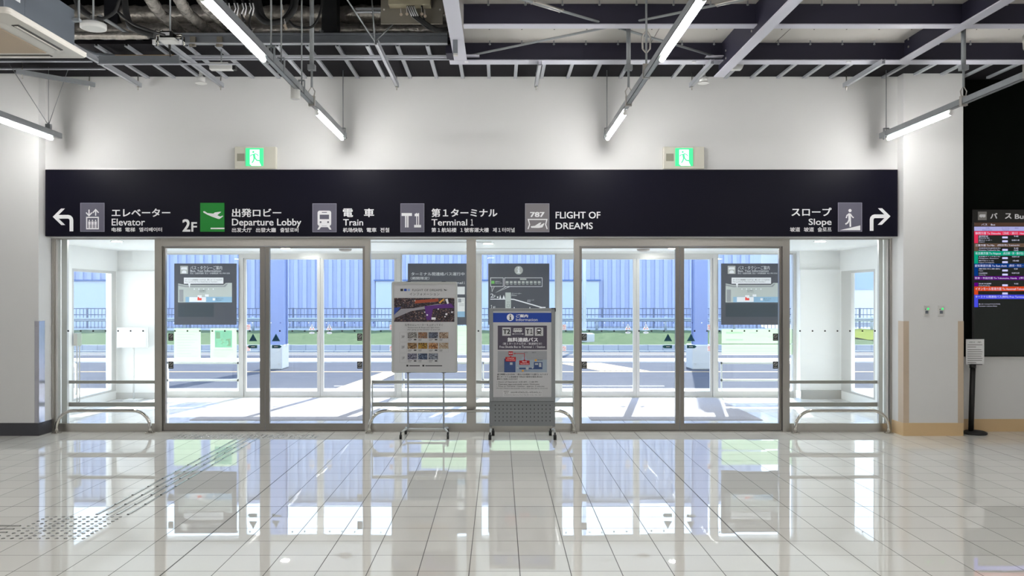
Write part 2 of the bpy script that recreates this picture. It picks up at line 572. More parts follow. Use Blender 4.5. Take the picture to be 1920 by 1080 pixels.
# left pier with its side return
struct(MB().box(XL, PL, YP, 9.98, 0.15, ZC + .3), 'wall_left_pier', M_WALL)
struct(MB().box(XL, PL + .004, YP - .006, 9.9, 0, 0.15), 'baseboard_left', mat('dark_grey_skirting', (0.045, 0.045, 0.055), 0.3))
struct(MB().box(PR, PRR, YP, 9.98, 0.15, ZC + .3), 'wall_right_pier', M_WALL)
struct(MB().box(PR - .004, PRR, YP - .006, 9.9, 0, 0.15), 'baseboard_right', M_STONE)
struct(MB().box(PRR, XR, 9.87, 9.98, 0, 0.90), 'wall_right_lower', M_WALL)
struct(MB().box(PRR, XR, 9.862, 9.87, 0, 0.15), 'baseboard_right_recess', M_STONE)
struct(MB().box(PRR, XR, 9.83, 9.98, 0.90, ZC + .3), 'wall_right_upper', M_BLACKWALL)
struct(MB().box(PRR, XR, 9.832, 9.98, 0.885, 0.90), 'trim_3', M_STEEL2)
struct(MB().box(XL - .15, XL, YB, 9.98, 0, 5.4), 'wall_left', M_WALL)
struct(MB().box(XR, XR + .15, YB, 9.98, 0, 5.4), 'wall_right', M_WALL)
struct(MB().box(XL - .15, XR + .15, YB - .15, YB, 0, 5.4), 'wall_rear', M_WALL)
# ceilings
struct(MB().box(-0.40, XR, YB, 8.86, 4.335, 4.40), 'ceiling', M_DECK)
struct(MB().box(XL, -0.40, YB, 4.4, 4.335, 4.40), 'ceiling_left_board', M_DECK)
struct(MB().box(XL, -.40, 8.445, 9.99, 4.215, 4.25).box(-.40, XR, 8.815, 9.99, 4.215, 4.25).box(XL, PL, 6.5, 8.445, 4.215, 4.25), 'ceiling_dark_strip', M_DARKPANEL)
struct(MB().box(XL, -0.40, 4.3, 9.99, 5.35, 5.40).box(-.42, -.38, 4.4, 8.8, 4.34, 5.35).box(XL, -.4, 4.36, 4.40, 4.40, 5.35).box(XL, XR, 9.99, 10.03, 4.2, 5.4), 'ceiling_void', M_DARKPANEL)
struct(MB().box(XL - .15, XR + .15, YB - .15, 10.4, 5.40, 5.5), 'roof_slab', M_DARKPANEL)
# wall above the dark strip is closed by the roof zone

# upper-wall board joint above the doors
def corner_guard(px0, px1, Y, label, m, side):
    t = thing('corner_guard', label, 'corner guard', (PX((px0 + px1) / 2, Y), Y, 0.15), 'corner guards on the piers')
    x0, x1 = PX(px0, Y), PX(px1, Y)
    z1 = PZ(602, Y)
    mb = MB().box(x0, x1, Y - .004, Y, 0.15, z1)
    if side > 0: mb.box(x1 - .0005, x1 + .0035, Y - .004, Y + .12, 0.15, z1)
    if side < 0: mb.box(x0 - .0035, x0 + .0005, Y - .004, Y + .12, 0.15, z1)
    mb.build('guard_plate', m, t)
    s = MB()
    for z in (0.22, 0.72, z1 - .06):
        s.cyl(((x0 + x1) / 2, Y - .006, z), ((x0 + x1) / 2, Y - .003, z), .004, 8)
    s.build('screw', M_STEEL, t)
corner_guard(65, 73, YP, 'polished steel corner guard on the left pier beside the glazing', mat('steel_corner_guard', (0.55, 0.55, 0.62), 0.2, metal=1.0), 1)
corner_guard(1694, 1704, YP, 'steel corner guard with painted reflection on the right pier, edge next to the glazing', M_GUARDWARM, -1)
corner_guard(1796, 1806, YP, 'steel corner guard with painted reflection on the right pier, edge next to the black wall', M_GUARDWARM, 1)

# switches on the right pier
for i, (px, lab) in enumerate(((1737, 'left of the two small key switch plates with a green light on the right pier'), (1764, 'right of the two small key switch plates with a green light on the right pier'))):
    t = thing('key_switch', lab, 'switch', (PX(px, YP), YP, PZ(593, YP)), 'key switches on the right pier')
    MB().box(PX(px - 5.5, YP), PX(px + 5.5, YP), YP - .008, YP, PZ(593, YP), PZ(573, YP)).build('cover_plate', M_STEEL2, t, bevel=.001)
    MB().box(PX(px - 2.5, YP), PX(px + 2.5, YP), YP - .014, YP - .008, PZ(588, YP), PZ(582.5, YP)).build('rocker', M_GREYBOX, t)
    MB().cyl((PX(px + 2.5, YP), YP - .012, PZ(579, YP)), (PX(px + 2.5, YP), YP - .008, PZ(579, YP)), .011, 12).build('indicator_light', M_LED, t)
    MB().cyl((PX(px - 2.5, YP), YP - .011, PZ(580, YP)), (PX(px - 2.5, YP), YP - .008, PZ(580, YP)), .005, 10).build('keyhole', M_BLACK, t)

# ================================================================== the large black direction sign
YS = 9.655
sign = thing('direction_sign', 'long black overhead direction sign with white pictograms above the glass doors', 'sign', (0, YW, PZ(443, YS)))
MB().box(PX(85, YS) , PX(1683, YS), YS, YW, PZ(443, YS), PZ(318, YS)).build('sign_board', M_BLACKSIGN, sign)
MB().box(PX(85, YS), PX(1683, YS), YS - .004, YS + .03, PZ(318, YS), PZ(316.8, YS)).build('top_trim', M_STEEL2, sign)
f = Face(YS, sign)
B = 0.028
f.text([('エレベーター', 209.5, 391, 319.5, 406.5), ('出発ロビー', 435, 391, 527.5, 407), ('電', 643, 391, 662, 407), ('車', 682.5, 391, 701.5, 407), ('第１ターミナル', 809, 391, 932.5, 407), ('スロープ', 1484, 389.5, 1559, 405)], M_SIGNWHITE, 'japanese_lettering', B)
f.text([('Elevator', 209.5, 410, 272, 423), ('Departure Lobby', 435, 410, 565, 427), ('Train', 643.5, 411, 681, 423), ('Terminal', 809, 411, 876, 423), ('１', 882.5, 411, 887.5, 423), ('FLIGHT OF', 1041.7, 397, 1125.7, 409.7), ('DREAMS', 1042, 417.3, 1111.5, 429.7), ('Slope', 1516, 410, 1559, 425.5)], M_SIGNWHITE, 'english_lettering', 0.018)
f.text([('电梯', 209.5, 426.5, 228, 434.5), ('電梯', 235, 426.5, 253.5, 434.5), ('엘리베이터', 261, 426.5, 304, 434.5),
        ('出发大厅', 435, 427, 472, 435.5), ('出發大廳', 480, 427, 517.5, 435.5), ('출발로비', 525.5, 427, 559.5, 435.5),
        ('机场快轨', 643, 427, 680.5, 435.5), ('電車', 687.5, 427, 706, 435.5), ('전철', 713, 427, 730, 435.5),
        ('第１航站楼', 809, 427, 856, 435.5), ('１號客運大樓', 863, 427, 916.5, 435.5), ('제１터미널', 924, 427, 965, 435.5),
        ('坡道', 1481, 426, 1500, 434.5), ('坡道', 1507, 426, 1526, 434.5), ('슬로프', 1533, 426, 1559, 434.5)], M_SIGNWHITE, 'small_lettering', 0.02)
f.text([('2', 342, 411, 357, 434.5), ('F', 358.8, 416.5, 369.5, 434.5)], M_SIGNWHITE, 'floor_number', 0.035)
# plates: each with its pictogram as a sub-part
def plate(name, x0, y0, x1, y1, m, edge=None):
    p = MB().box(PX(x0, YS), PX(x1, YS), YS - .010, YS, PZ(y1, YS), PZ(y0, YS)).build(name, m, sign)
    g = Face(YS - .010, p)
    if edge:
        g.shapes('plate_edge', edge, [('frame', x0, y0, x1, y1, .7)], 1)
    return g
M_EDGE = mat('pictogram_plate_edge', (0.30, 0.30, 0.38), .5)
g = plate('elevator_plate', 151, 380.5, 196, 434.5, M_PICTO, M_EDGE)
g.shapes('elevator_pictogram', M_SIGNWHITE, [('frame', 161.5, 406.5, 185.5, 430, 2.2),
    ('line', (167, 393), (167, 403), 2.2), ('path', [(161.5, 398.5), (167, 404.5), (172.5, 398.5)], 2.2),
    ('line', (179.5, 404.5), (179.5, 394), 2.2), ('path', [(174, 399), (179.5, 393), (185, 399)], 2.2)]
    + [q for cx in (167.7, 173.5, 179.3) for q in (('disc', (cx, 413.3), 1.3), ('rect', cx - 2.2, 415.2, cx + 2.2, 421), ('rect', cx - 1.8, 421, cx - .3, 428), ('rect', cx + .3, 421, cx + 1.8, 428))])
g = plate('departure_plate', 376, 380.5, 421, 434.5, M_GREEN)
g.shapes('departure_pictogram', M_SIGNWHITE, [('rect', 395, 427, 421, 429.6),
    ('poly', [(381, 396.2), (384, 396), (389, 399.5), (400, 400.5), (403, 398.3), (412, 397), (415, 397.3), (407.5, 403.5), (413, 406), (417.5, 404.3), (418.5, 405.5), (412, 410.5), (409, 410.5), (398, 406.5), (389, 402.7), (381.5, 398.5)])])
g = plate('train_plate', 586, 381.5, 631, 435.3, M_PICTO, M_EDGE)
g.shapes('train_pictogram', M_SIGNWHITE, [('poly', arc(599.5, 399, 4, 180, 270, 5) + arc(617, 399, 4, 270, 360, 5) + [(621, 419)] + arc(617, 419.5, 4, 0, 90, 5) + arc(599.5, 419.5, 4, 90, 180, 5)),
    ('poly', [(599, 423), (604, 423), (598.5, 430.5), (595, 430.5)]), ('poly', [(612.5, 423), (617.5, 423), (621.5, 430.5), (618, 430.5)]), ('rect', 599, 424, 618, 426)], 1)
g.shapes('train_windows', M_PICTO, [('rect', 599.5, 402.5, 617, 411), ('rect', 603.5, 397.6, 613, 399), ('disc', (601.2, 416.5), 1.8), ('disc', (615.3, 416.5), 1.8)], 2)
g = plate('terminal_plate', 751, 381.5, 795.5, 435.3, M_PICTO, M_EDGE)
g.text([('T', 753, 399.5, 772.5, 426.5), ('１', 776.5, 399.5, 789.5, 426.5)], M_SIGNWHITE, 'terminal_lettering', 0.07)
g = plate('aircraft_exhibit_plate', 984.5, 381.5, 1030, 435.3, M_PICTO787, M_EDGE)
g.text([('787', 994, 397.5, 1021, 407)], M_SIGNWHITE, 'aircraft_number', 0.06)
g.shapes('aircraft_pictogram', M_SIGNWHITE, [('path', [(990, 429.5), (993, 421), (990.5, 411.5), (1025.5, 411.5), (1023, 421), (1026, 429.5)], 2.0),
    ('poly', [(995, 424.3), (1003, 423.3), (1011, 418), (1015, 417), (1012, 423), (1019.5, 418.5), (1021, 419), (1017, 426.3), (1010, 427.5), (996, 427.2)])])
g = plate('slope_plate', 1571, 380, 1616, 434.3, M_PICTO, M_EDGE)
g.shapes('slope_pictogram', M_SIGNWHITE, [('poly', [(1574.5, 431.7), (1613, 431.7), (1613, 422.7)]), ('disc', (1593.7, 394.8), 3),
    ('path', [(1592.5, 400.5), (1593.2, 413)], 5.0), ('path', [(1593, 400), (1588, 404), (1586.5, 409)], 2.2), ('path', [(1594, 400.5), (1597.5, 406), (1600.5, 408.5)], 2.2),
    ('path', [(1594, 412), (1594.3, 425.3)], 3), ('path', [(1592, 412), (1589.5, 417.5), (1585, 420.5)], 2.8)])
f.shapes('left_turn_arrow', M_SIGNWHITE, [('path', [(134, 433.7), (134, 414)] + [(128 + 6 * math.cos(math.radians(a)), 413 - 6.5 * math.sin(math.radians(a))) for a in (0, 30, 60, 90)] + [(103, 406.5)], 7),
    ('poly', [(99, 406.5), (114.5, 391), (122, 391), (106.5, 406.5), (122.5, 422), (115, 422)])])
f.shapes('right_turn_arrow', M_SIGNWHITE, [('path', [(1634.2, 432.8), (1634.2, 413)] + [(1640.2 - 6 * math.cos(math.radians(a)), 412 - 6.5 * math.sin(math.radians(a))) for a in (0, 30, 60, 90)] + [(1665, 405.5)], 7),
    ('poly', [(1669.5, 405.5), (1654, 390.5), (1646, 390.5), (1661.5, 405.5), (1645.5, 421.5), (1653.5, 421.5)])])

# ================================================================== emergency exit lights
for x0, x1, gx0, lab in ((440, 517, 461, 'left green running-man exit light on the wall above the black sign'), (1244.5, 1320.5, 1266, 'right green running-man exit light on the wall above the black sign')):
    Y = YW - .07
    t = thing('exit_light', lab, 'exit sign', (PX((x0 + x1) / 2, Y), YW, PZ(317, Y)), 'exit lights above the black sign')
    MB().box(PX(x0, Y), PX(x1, Y), Y, YW, PZ(316.3, Y), PZ(275, Y)).build('housing', M_BEIGE, t, bevel=.004)
    MB().box(PX(x0 + 4.5, Y), PX(x0 + 18.5, Y), Y - .004, Y, PZ(302, Y), PZ(288, Y)).build('test_panel', mat('taupe_plastic', (.28, .27, .21), .5), t)
    k = MB().box(PX(gx0, Y), PX(gx0 + 33, Y), Y - .010, Y, PZ(311.5, Y), PZ(278, Y)).build('lit_face', M_EXITG, t)
    g = Face(Y - .010, k)
    a = gx0
    g.shapes('doorway_pictogram', M_EXITW, [('rect', a + 7.5, 280.5, a + 25.5, 308), ('poly', [(a + 7.5, 308), (a + 25.5, 304), (a + 29, 311), (a + 11, 311)])], 1)
    g.shapes('running_man', M_EXITG, [('disc', (a + 14, 285), 1.9), ('path', [(a + 15, 288.5), (a + 16.5, 297)], 4.0), ('path', [(a + 14.5, 289.5), (a + 10, 290.5), (a + 8.5, 293.5)], 1.6),
        ('path', [(a + 16, 288), (a + 21, 289.5), (a + 23.5, 292.5)], 1.6), ('path', [(a + 16, 296), (a + 14, 302), (a + 11.5, 305.5)], 2.3), ('path', [(a + 17, 296), (a + 20.5, 300.5), (a + 28, 301.5)], 2.3)], 2)

# ================================================================== front glazing
def bar_frame(mb, x0, x1, z0, z1, y0, y1, wl, wr, wt, wb):
    mb.box(x0, x0 + wl, y0, y1, z0, z1)
    mb.box(x1 - wr, x1, y0, y1, z0, z1)
    if wt: mb.box(x0 + wl, x1 - wr, y0, y1, z1 - wt, z1)
    if wb: mb.box(x0 + wl, x1 - wr, y0, y1, z0, z0 + wb)
    return mb
def bay(name, x0, x1, z0, z1, y0, y1, wl, wr, wt, wb, m=None, gm=None):
    o = struct(bar_frame(MB(), x0, x1, z0, z1, y0, y1, wl, wr, wt, wb), name, m or M_STEEL)
    ym = (y0 + y1) / 2
    MB().box(x0 + wl * .8, x1 - wr * .8, ym - .004, ym + .004, z0 + wb * .9, z1 - wt * .9).build('glass_pane', gm or M_GLASS, o)
    return o
def pxY(px): return PX(px, YG)
ZH = 2.318
NWIN = [0]; NDOOR = [0]
def window_front(a, b, wl=1.0, wr=1.0):
    NWIN[0] += 1
    return bay('window_%d' % NWIN[0], pxY(a), pxY(b), 0.0, ZH, YG + .012, YG + .07, .012, .012, .015, .10)
def post(a, b, name, depth=.11):
    return struct(MB().box(pxY(a), pxY(b), YG, YG + depth, 0.0, ZH), name, M_STEEL)
# jambs and posts
post(97, 101, 'trim_4'); post(1670.5, 1675, 'trim_5')
w1 = window_front(101, 291)
post(291, 303, 'trim_6')
w2 = window_front(692, 876.5)
post(684, 692, 'trim_7'); post(876.5, 890.5, 'trim_8')
w3 = window_front(890.5, 1078)
post(1078, 1086.5, 'trim_9')
post(1468, 1479.5, 'trim_10')
w4 = window_front(1479.5, 1670.5)
# extra slender mullion beside each end pane
struct(MB().box(pxY(103), pxY(106), YG + .02, YG + .09, 0, ZH).box(pxY(1664), pxY(1667), YG + .02, YG + .09, 0, ZH), 'trim_11', M_STEEL2)
struct(MB().box(pxY(107), pxY(117.5), YG + .10, YG + .14, 0, ZH), 'trim_1', M_STEEL2)
struct(MB().box(pxY(1655), pxY(1662.5), YG + .10, YG + .14, 0, ZH), 'trim_2', M_STEEL2)
# header boxes over the sliding doors
for k, (a, b) in enumerate(((303, 684), (1086.5, 1468))):
    struct(MB().box(pxY(a), pxY(b), YG + .005, YG + .15, PZ(461.5, YG), ZH), 'trim_%d' % (12 + k), M_STEEL)
def door_front(a, b, wl, wr):
    NDOOR[0] += 1
    return bay('door_%d' % NDOOR[0], pxY(a), pxY(b), 0.012, PZ(461.5, YG) - .003, YG + .035, YG + .085, wl, wr, .02, .085, M_STEELD)
W = .048
d1 = door_front(303.5, 495, .028, W + .012)
d2 = door_front(496, 683.5, W, .028)
d3 = door_front(1087, 1275.5, .028, W)
d4 = door_front(1276.5, 1467.5, W, .028)
# floor track plates
for k, (a, b) in enumerate(((303, 684), (1086.5, 1468))):
    struct(MB().box(pxY(a), pxY(b), YG + .0, YG + .12, 0.0, 0.010), 'trim_%d' % (14 + k), M_STEEL)

# collision markers on the glass
def markers(owner, x0, x1, py, Y, pitch, size, mats, phase=0.0):
    """little square markers stuck on one pane"""
    z = PZ(py, Y)
    x = x0 + phase
    k = 0
    proto = {}
    while x < x1:
        m = mats[k % len(mats)]
        if m.name not in proto:
            o = MB().box(x - size / 2, x + size / 2, Y - .002, Y, z - size / 2, z + size / 2).build('glass_marker', m, owner)
            proto[m.name] = (o, x)
        else:
            o0, xx = proto[m.name]
            o = o0.copy(); COL.objects.link(o); o.parent = owner; o.location = (x - xx, 0, 0)
        x += pitch; k += 1
mk_a = mat('black_glass_marker', (0.006, 0.006, 0.006), .5)
mk_b = mat('grey_brown_glass_marker', (0.045, 0.04, 0.035), .5)
mk_w = mat('white_glass_marker', (0.9, 0.9, 0.9), .5)
mk_n = mat('navy_glass_marker', (0.01, 0.02, 0.12), .5)
yg = YG + .036
for o, a, b, ph in ((w1, 128, 289, 0), (d1, 327, 486, 0), (d2, 524, 672, 0), (w2, 714, 872, 0), (w3, 897, 1072, 0), (d3, 1105, 1262, 0), (d4, 1303, 1455, 0), (w4, 1500, 1650, 0)):
    markers(o, PX(a, yg), PX(b, yg), 620.5, yg + (.018 if o.name.startswith('door') else 0), 23.4 / F * yg, .018, [mk_a, mk_b])

# stickers on the front doors
def no_smoking(owner, px, py, Y, w=9.5, h=13.5, m=M_STICKER, mk=None):
    p = MB().box(PX(px - w / 2, Y), PX(px + w / 2, Y), Y - .002, Y, PZ(py + h / 2, Y), PZ(py - h / 2, Y)).build('notice_sticker', m, owner)
    g = Face(Y - .002, p)
    mk = mk or M_FRAME
    g.shapes('sticker_symbol', mk, [('ring', (px, py - h * .14), w * .36, w * (.09 if m is M_STICKER else .06)), ('line', (px - w * .25, py - h * .30), (px + w * .25, py + h * .02), w * .1), ('rect', px - w * .35, py + h * .27, px + w * .35, py + h * .35)], 1)
def push_stickers(owner, px, py, Y, direction, dark=True, s=1.0):
    """a triangle warning with two hands and an arrow below"""
    m, mk = (M_TEAL, M_NAVYBLUE) if dark else (M_STICKW, M_SKYPRINT)
    p = Face(Y - .001, owner).shapes('warning_triangle', m, [('poly', [(px - 7.8 * s, py + 6.8 * s), (px + 7.8 * s, py + 6.8 * s), (px, py - 7.5 * s)])], 1)
    g = Face(Y - .002, p)
    g.shapes('triangle_symbol', mk, [('line', (px, py - 4 * s), (px, py + 3 * s), 1.8 * s)] + ([('disc', (px - 3 * s, py + 3.4 * s), 1.5 * s), ('disc', (px + 3 * s, py + 3.4 * s), 1.5 * s)] if dark else []), 2)
    if not dark: g.shapes('hand_symbol', M_REDBRIGHT, [('disc', (px - 3 * s, py + 4 * s), 1.1 * s), ('disc', (px + 3 * s, py + 4 * s), 1.1 * s)], 2)
    q = py + (17 if dark else 13) * s
    if dark:
        d = direction
        pts = [(px - 7.5 * d, q - 3.0), (px + 7 * d, q - 3.0), (px + 10.5 * d, q), (px + 7 * d, q + 3.0), (px - 7.5 * d, q + 3.0)]
    else:
        pts = [(px + 6.5 * s * math.cos(a), q + 2.6 * s * math.sin(a)) for a in [2 * math.pi * i / 16 for i in range(16)]]
    p2 = Face(Y - .001, owner).shapes('arrow_sticker', m, [('poly', pts)], 1)
    Face(Y - .002, p2).shapes('arrow_symbol', M_SIGNWHITE if dark else M_SKYPRINT, [('line', (px - 3.5 * s, q), (px + 3.5 * s, q), 1.0 * s)], 2)
yd = YG + .056
for o, px in ((d1, 317.5), (d2, 674.5), (d3, 1095.5), (d4, 1454)):
    no_smoking(o, px + (3 if px < 400 else 0) + (0 if px < 1400 else 0), 632, yd)
    no_smoking(o, px + (3 if px < 400 else 0), 684.5, yd)
push_stickers(d1, 474.5, 633, yd, -1); push_stickers(d2, 517.5, 633, yd, 1)
push_stickers(d3, 1252.5, 633, yd, -1); push_stickers(d4, 1295.5, 633, yd, 1)

# guard rails just behind the fixed glass
def guard(px0, px1, left_post, right_post, lab):
    Y = YG + .16
    t = thing('guard_rail', lab, 'guard rail', (PX((px0 + px1) / 2, Y), Y, 0), 'steel guard rails behind the fixed glass')
    x0, x1 = PX(px0, Y), PX(px1, Y)
    MB().box(x0, x1, Y, Y + .03, PZ(719.3, Y), PZ(713.5, Y)).build('upper_rail', M_STEEL, t, bevel=.002)
    MB().box(x0, x1, Y, Y + .03, PZ(762.5, Y), PZ(754.5, Y)).build('lower_rail', M_STEEL, t, bevel=.002)
    for pp in [q for q in (left_post, right_post) if q]:
        MB().box(PX(pp - 1, Y), PX(pp + 1, Y), Y, Y + .035, 0.0, PZ(713.5, Y)).build('upright', M_STEEL2, t)
    return t
guard(126, 298, 126, 297, 'steel guard rail behind the end pane on the left of the doors')
guard(698, 880, 698, None, 'steel guard rail behind the pane with the food and shop poster stand')
guard(886, 1075, None, 1075, 'steel guard rail behind the pane with the shuttle bus stand')
guard(1473, 1648, 1474, 1648, 'steel guard rail behind the end pane on the right of the doors')

# low bumper hoops on the hall floor
def hoop(pxa, pxb, Y, lab):
    xa, xb = PX(pxa, Y), PX(pxb, Y)
    zt = PZ(770, Y)
    R = .20
    t = thing('bumper_hoop', lab, 'bumper rail', ((xa + xb) / 2, Y, 0), 'low tubular hoops along the glazing')
    path = [(xa, Y, 0.004), (xa, Y, zt - R)]
    path += [(xa + R - R * math.cos(math.radians(a)), Y, zt - R + R * math.sin(math.radians(a))) for a in range(10, 91, 10)]
    path += [(xb - R + R * math.sin(math.radians(a)), Y, zt - R + R * math.cos(math.radians(a))) for a in range(0, 91, 10)]
    path += [(xb, Y, 0.004)]
    MB().tube(path, .019, 14).build('tube', M_POLISH, t)
    for x in (xa, xb):
        MB().box(x - .045, x + .045, Y - .04, Y + .04, 0, .006).build('floor_plate', M_STEEL, t, bevel=.002)
        b = MB()
        for sx in (-1, 1):
            b.cyl((x + sx * .032, Y - .027, .006), (x + sx * .032, Y - .027, .016), .007, 8)
            b.cyl((x + sx * .032, Y + .027, .006), (x + sx * .032, Y + .027, .016), .007, 8)
        b.build('bolt', M_POLISH, t)
YH = 9.74
hoop(106, 281.5, YH, 'low steel bumper hoop at the left end pane')
hoop(692.5, 1076, YH, 'long low steel bumper hoop behind the two poster stands')
hoop(1491.5, 1666.5, YH, 'low steel bumper hoop at the right end pane')

# ================================================================== tactile studs and bars in the floor
M_STUD = mat('stainless_stud', (0.45, 0.45, 0.44), 0.22, metal=1.0)
def stud_mesh():
    mb = MB()
    mb.lathe((0, 0, 0), [(.013, 0), (.012, .003), (.008, .005)], 10)
    return mb
def place_studs(xs, ys, lab, grp):
    first = None
    for j, y in enumerate(sorted(ys, reverse=True)):
        for i, x in enumerate(xs):
            if first is None:
                o = stud_mesh().build('tactile_stud', M_STUD)
                tag(o, lab, 'tactile stud', grp)
                first = o
            else:
                o = first.copy(); COL.objects.link(o)
            o.location = (x, y, 0)
            o['label'] = '%s, %s row from the doors, %s from the left' % (lab, ORD[j], ORD[i])
place_studs([-3.32 + .0597 * i for i in range(10)], [5.50 + .0597 * j for j in range(10)], 'steel stud in the square patch', 'warning studs in the floor at the turn')
place_studs([-3.72 + .0597 * i for i in range(28)], [9.42, 9.48, 9.54, 9.60], 'steel stud in the door strip', 'warning studs in front of the doors')
bar0 = None
for k in range(12):
    y0 = 6.10 + k * .2985
    if y0 > 9.2: break
    for i, x in enumerate((-2.99, -2.912, -2.835, -2.757)):
        if bar0 is None:
            bar0 = MB().prismx([(0, 0), (.285, 0), (.278, .005), (.007, .005)], -.009, .009).build('tactile_bar', M_STUD)
            tag(bar0, 'slim steel guiding bar in the floor leading to the left doors', 'tactile bar', 'guiding bars leading to the doors')
            o = bar0
        else:
            o = bar0.copy(); COL.objects.link(o)
        o.location = (x, y0, 0)
        o['label'] = 'steel guiding bar towards the doors, %s row from the stud patch, %s from the left' % (ORD[k], ORD[i])
b2 = None
for k in range(3):
    for y in (5.56, 5.64, 5.72, 5.80):
        if b2 is None:
            b2 = MB().prism([(0, 0), (.285, 0), (.278, .005), (.007, .005)], -.009, .009).build('tactile_bar', M_STUD)
            tag(b2, 'slim steel guiding bar in the floor running off to the left edge', 'tactile bar', 'guiding bars running to the left')
            o = b2
        else:
            o = b2.copy(); COL.objects.link(o)
        o.location = (-3.66 - .2985 * k, y, 0)
        o['label'] = 'guiding bar at the left edge, %s from the stud patch, %s line from camera' % (ORD[k], ORD[[5.56, 5.64, 5.72, 5.80].index(y)])
# ================================================================== glazed lobby between the two door lines
YV = 13.20                    # outer glazing, inner face
VL, VR = -6.06, 5.41          # lobby side walls
ZV = 2.345
def vX(px, Y=YV): return PX(px, Y)
struct(MB().box(VL - .2, VR + .2, 9.90, YV + .12, -0.12, 0), 'floor_lobby', M_VFLOOR)
struct(MB().box(VL - .2, VR + .2, 10.1, YV + .1, ZV, ZV + .1), 'ceiling_lobby', M_WALLW)
# closures between the inner frame and the lobby sides
struct(MB().box(VL, PL, 9.99, 10.05, 0, ZV), 'wall_lobby_front_left', M_WALLW)
struct(MB().box(PR, VR, 9.99, 10.05, 0, ZV), 'wall_lobby_front_right', M_WALLW)
# end walls beside the outer glazing
struct(MB().box(VL, vX(303), 13.02, YV + .1, 0.12, 2.02).box(VL, vX(303), 13.06, YV + .1, 2.02, ZV).box(VL, vX(303), 13.01, 13.06, 0, .12), 'wall_lobby_end_left', M_WALLW)
struct(MB().box(vX(1493), VR, 13.02, YV + .1, 0.12, 2.05).box(vX(1493), VR, 13.06, YV + .1, 2.05, ZV), 'wall_lobby_end_right', M_WALLW)
struct(MB().box(vX(1494), VR, 13.0, 13.03, 0, .14), 'baseboard_lobby_end_right', M_STEEL)
struct(MB().box(vX(219), vX(303), 13.0, 13.03, 0, .10), 'baseboard_lobby_end_left', M_STEEL2)
# side walls with one tall side light each
def side_wall(x, s, y0, y1, zt, name):
    a, b = (x, x + s * .16)
    xa, xb = min(a, b), max(a, b)
    struct(MB().box(xa, xb, 10.0, y0, 0, ZV).box(xa, xb, y1, YV + .1, 0, ZV).box(xa, xb, y0, y1, zt, ZV).box(xa, xb, y0, y1, 0, .13), name, M_WALLW)
side_wall(VL, -1, 11.66, 13.0, 2.02, 'wall_lobby_left')
side_wall(VR, 1, 11.83, 13.0, 2.02, 'wall_lobby_right')
for x, s, nm, y0 in ((VL, -1, 'window_5', 11.66), (VR, 1, 'window_6', 11.83)):
    xa = min(x, x + s * .06); xb = max(x, x + s * .06)
    ym = 12.85 if s < 0 else 12.64
    mb = MB().box(xa, xb, y0 + .001, y0 + .05, .131, 2.019).box(xa, xb, ym, 12.999, .131, 2.019).box(xa, xb, y0 + .05, ym, 1.98, 2.019).box(xa, xb, y0 + .05, ym, .131, .16)
    o = struct(mb, nm, M_STEEL2)
    MB().box((xa + xb) / 2 - .004, (xa + xb) / 2 + .004, y0 + .04, 12.86 if s < 0 else 12.65, .15, 1.99).build('glass_pane', M_GLASS, o)
    if s < 0:
        h = MB()
        for dy in (0, .07):
            h.tube([(x + .03, y0 + .02 + dy, 1.02), (x + .06, y0 + .02 + dy, 1.0), (x + .06, y0 + .02 + dy, .12), (x + .03, y0 + .02 + dy, .1)], .009, 8)
        h.build('pull_handle', M_STEEL, o)
        MB().box(x + .02, x + .075, y0, y0 + .12, .92, 1.10).build('lock_case', M_STEEL, o)
# outer glazing
def vbay(kind, a, b, zt, wl, wr, wt, wb, m=None):
    if kind == 'w': NWIN[0] += 1; nm = 'window_%d' % NWIN[0]
    else: NDOOR[0] += 1; nm = 'door_%d' % NDOOR[0]
    return bay(nm, vX(a), vX(b), 0.0 if kind == 'w' else .01, zt, YV + .02, YV + .07, wl, wr, wt, wb, m or M_STEEL2)
ZT = PZ(475, YV)
NWIN[0] = 6
v1 = vbay('w', 303, 449, ZT, .02, .02, .02, .10)
v2 = vbay('w', 751, 892, ZT, .02, .02, .02, .10)
v3 = vbay('w', 901, 1043, ZT, .02, .02, .02, .10)
v4 = vbay('w', 1345, 1490, ZT, .02, .02, .02, .10)
ZD = PZ(484, YV)
e1 = vbay('d', 456.5, 599.8, ZD, .035, .05, .02, .085)
e2 = vbay('d', 600.3, 743, ZD, .05, .035, .02, .085)
e3 = vbay('d', 1050.5, 1193.3, ZD, .035, .05, .02, .085)
e4 = vbay('d', 1193.8, 1336.5, ZD, .05, .035, .02, .085)
NT = 16
for a, b in ((449, 456), (743.5, 751), (892, 901), (1043, 1050), (1337, 1345), (1488, 1493), (302, 305)):
    struct(MB().box(vX(a), vX(b), YV, YV + .12, 0, ZT), 'trim_%d' % NT, M_STEEL2); NT += 1
for a, b in ((456, 743.5), (1050, 1337)):
    struct(MB().box(vX(a), vX(b), YV, YV + .14, ZD, ZT), 'trim_%d' % NT, M_STEEL2); NT += 1
    struct(MB().box(vX(a), vX(b), YV, YV + .12, 0, .008), 'trim_%d' % NT, M_STEEL2); NT += 1
struct(MB().box(VL - .2, VR + .2, YV, YV + .35, ZT, 5.5), 'wall_outer_facade', M_WALLW)
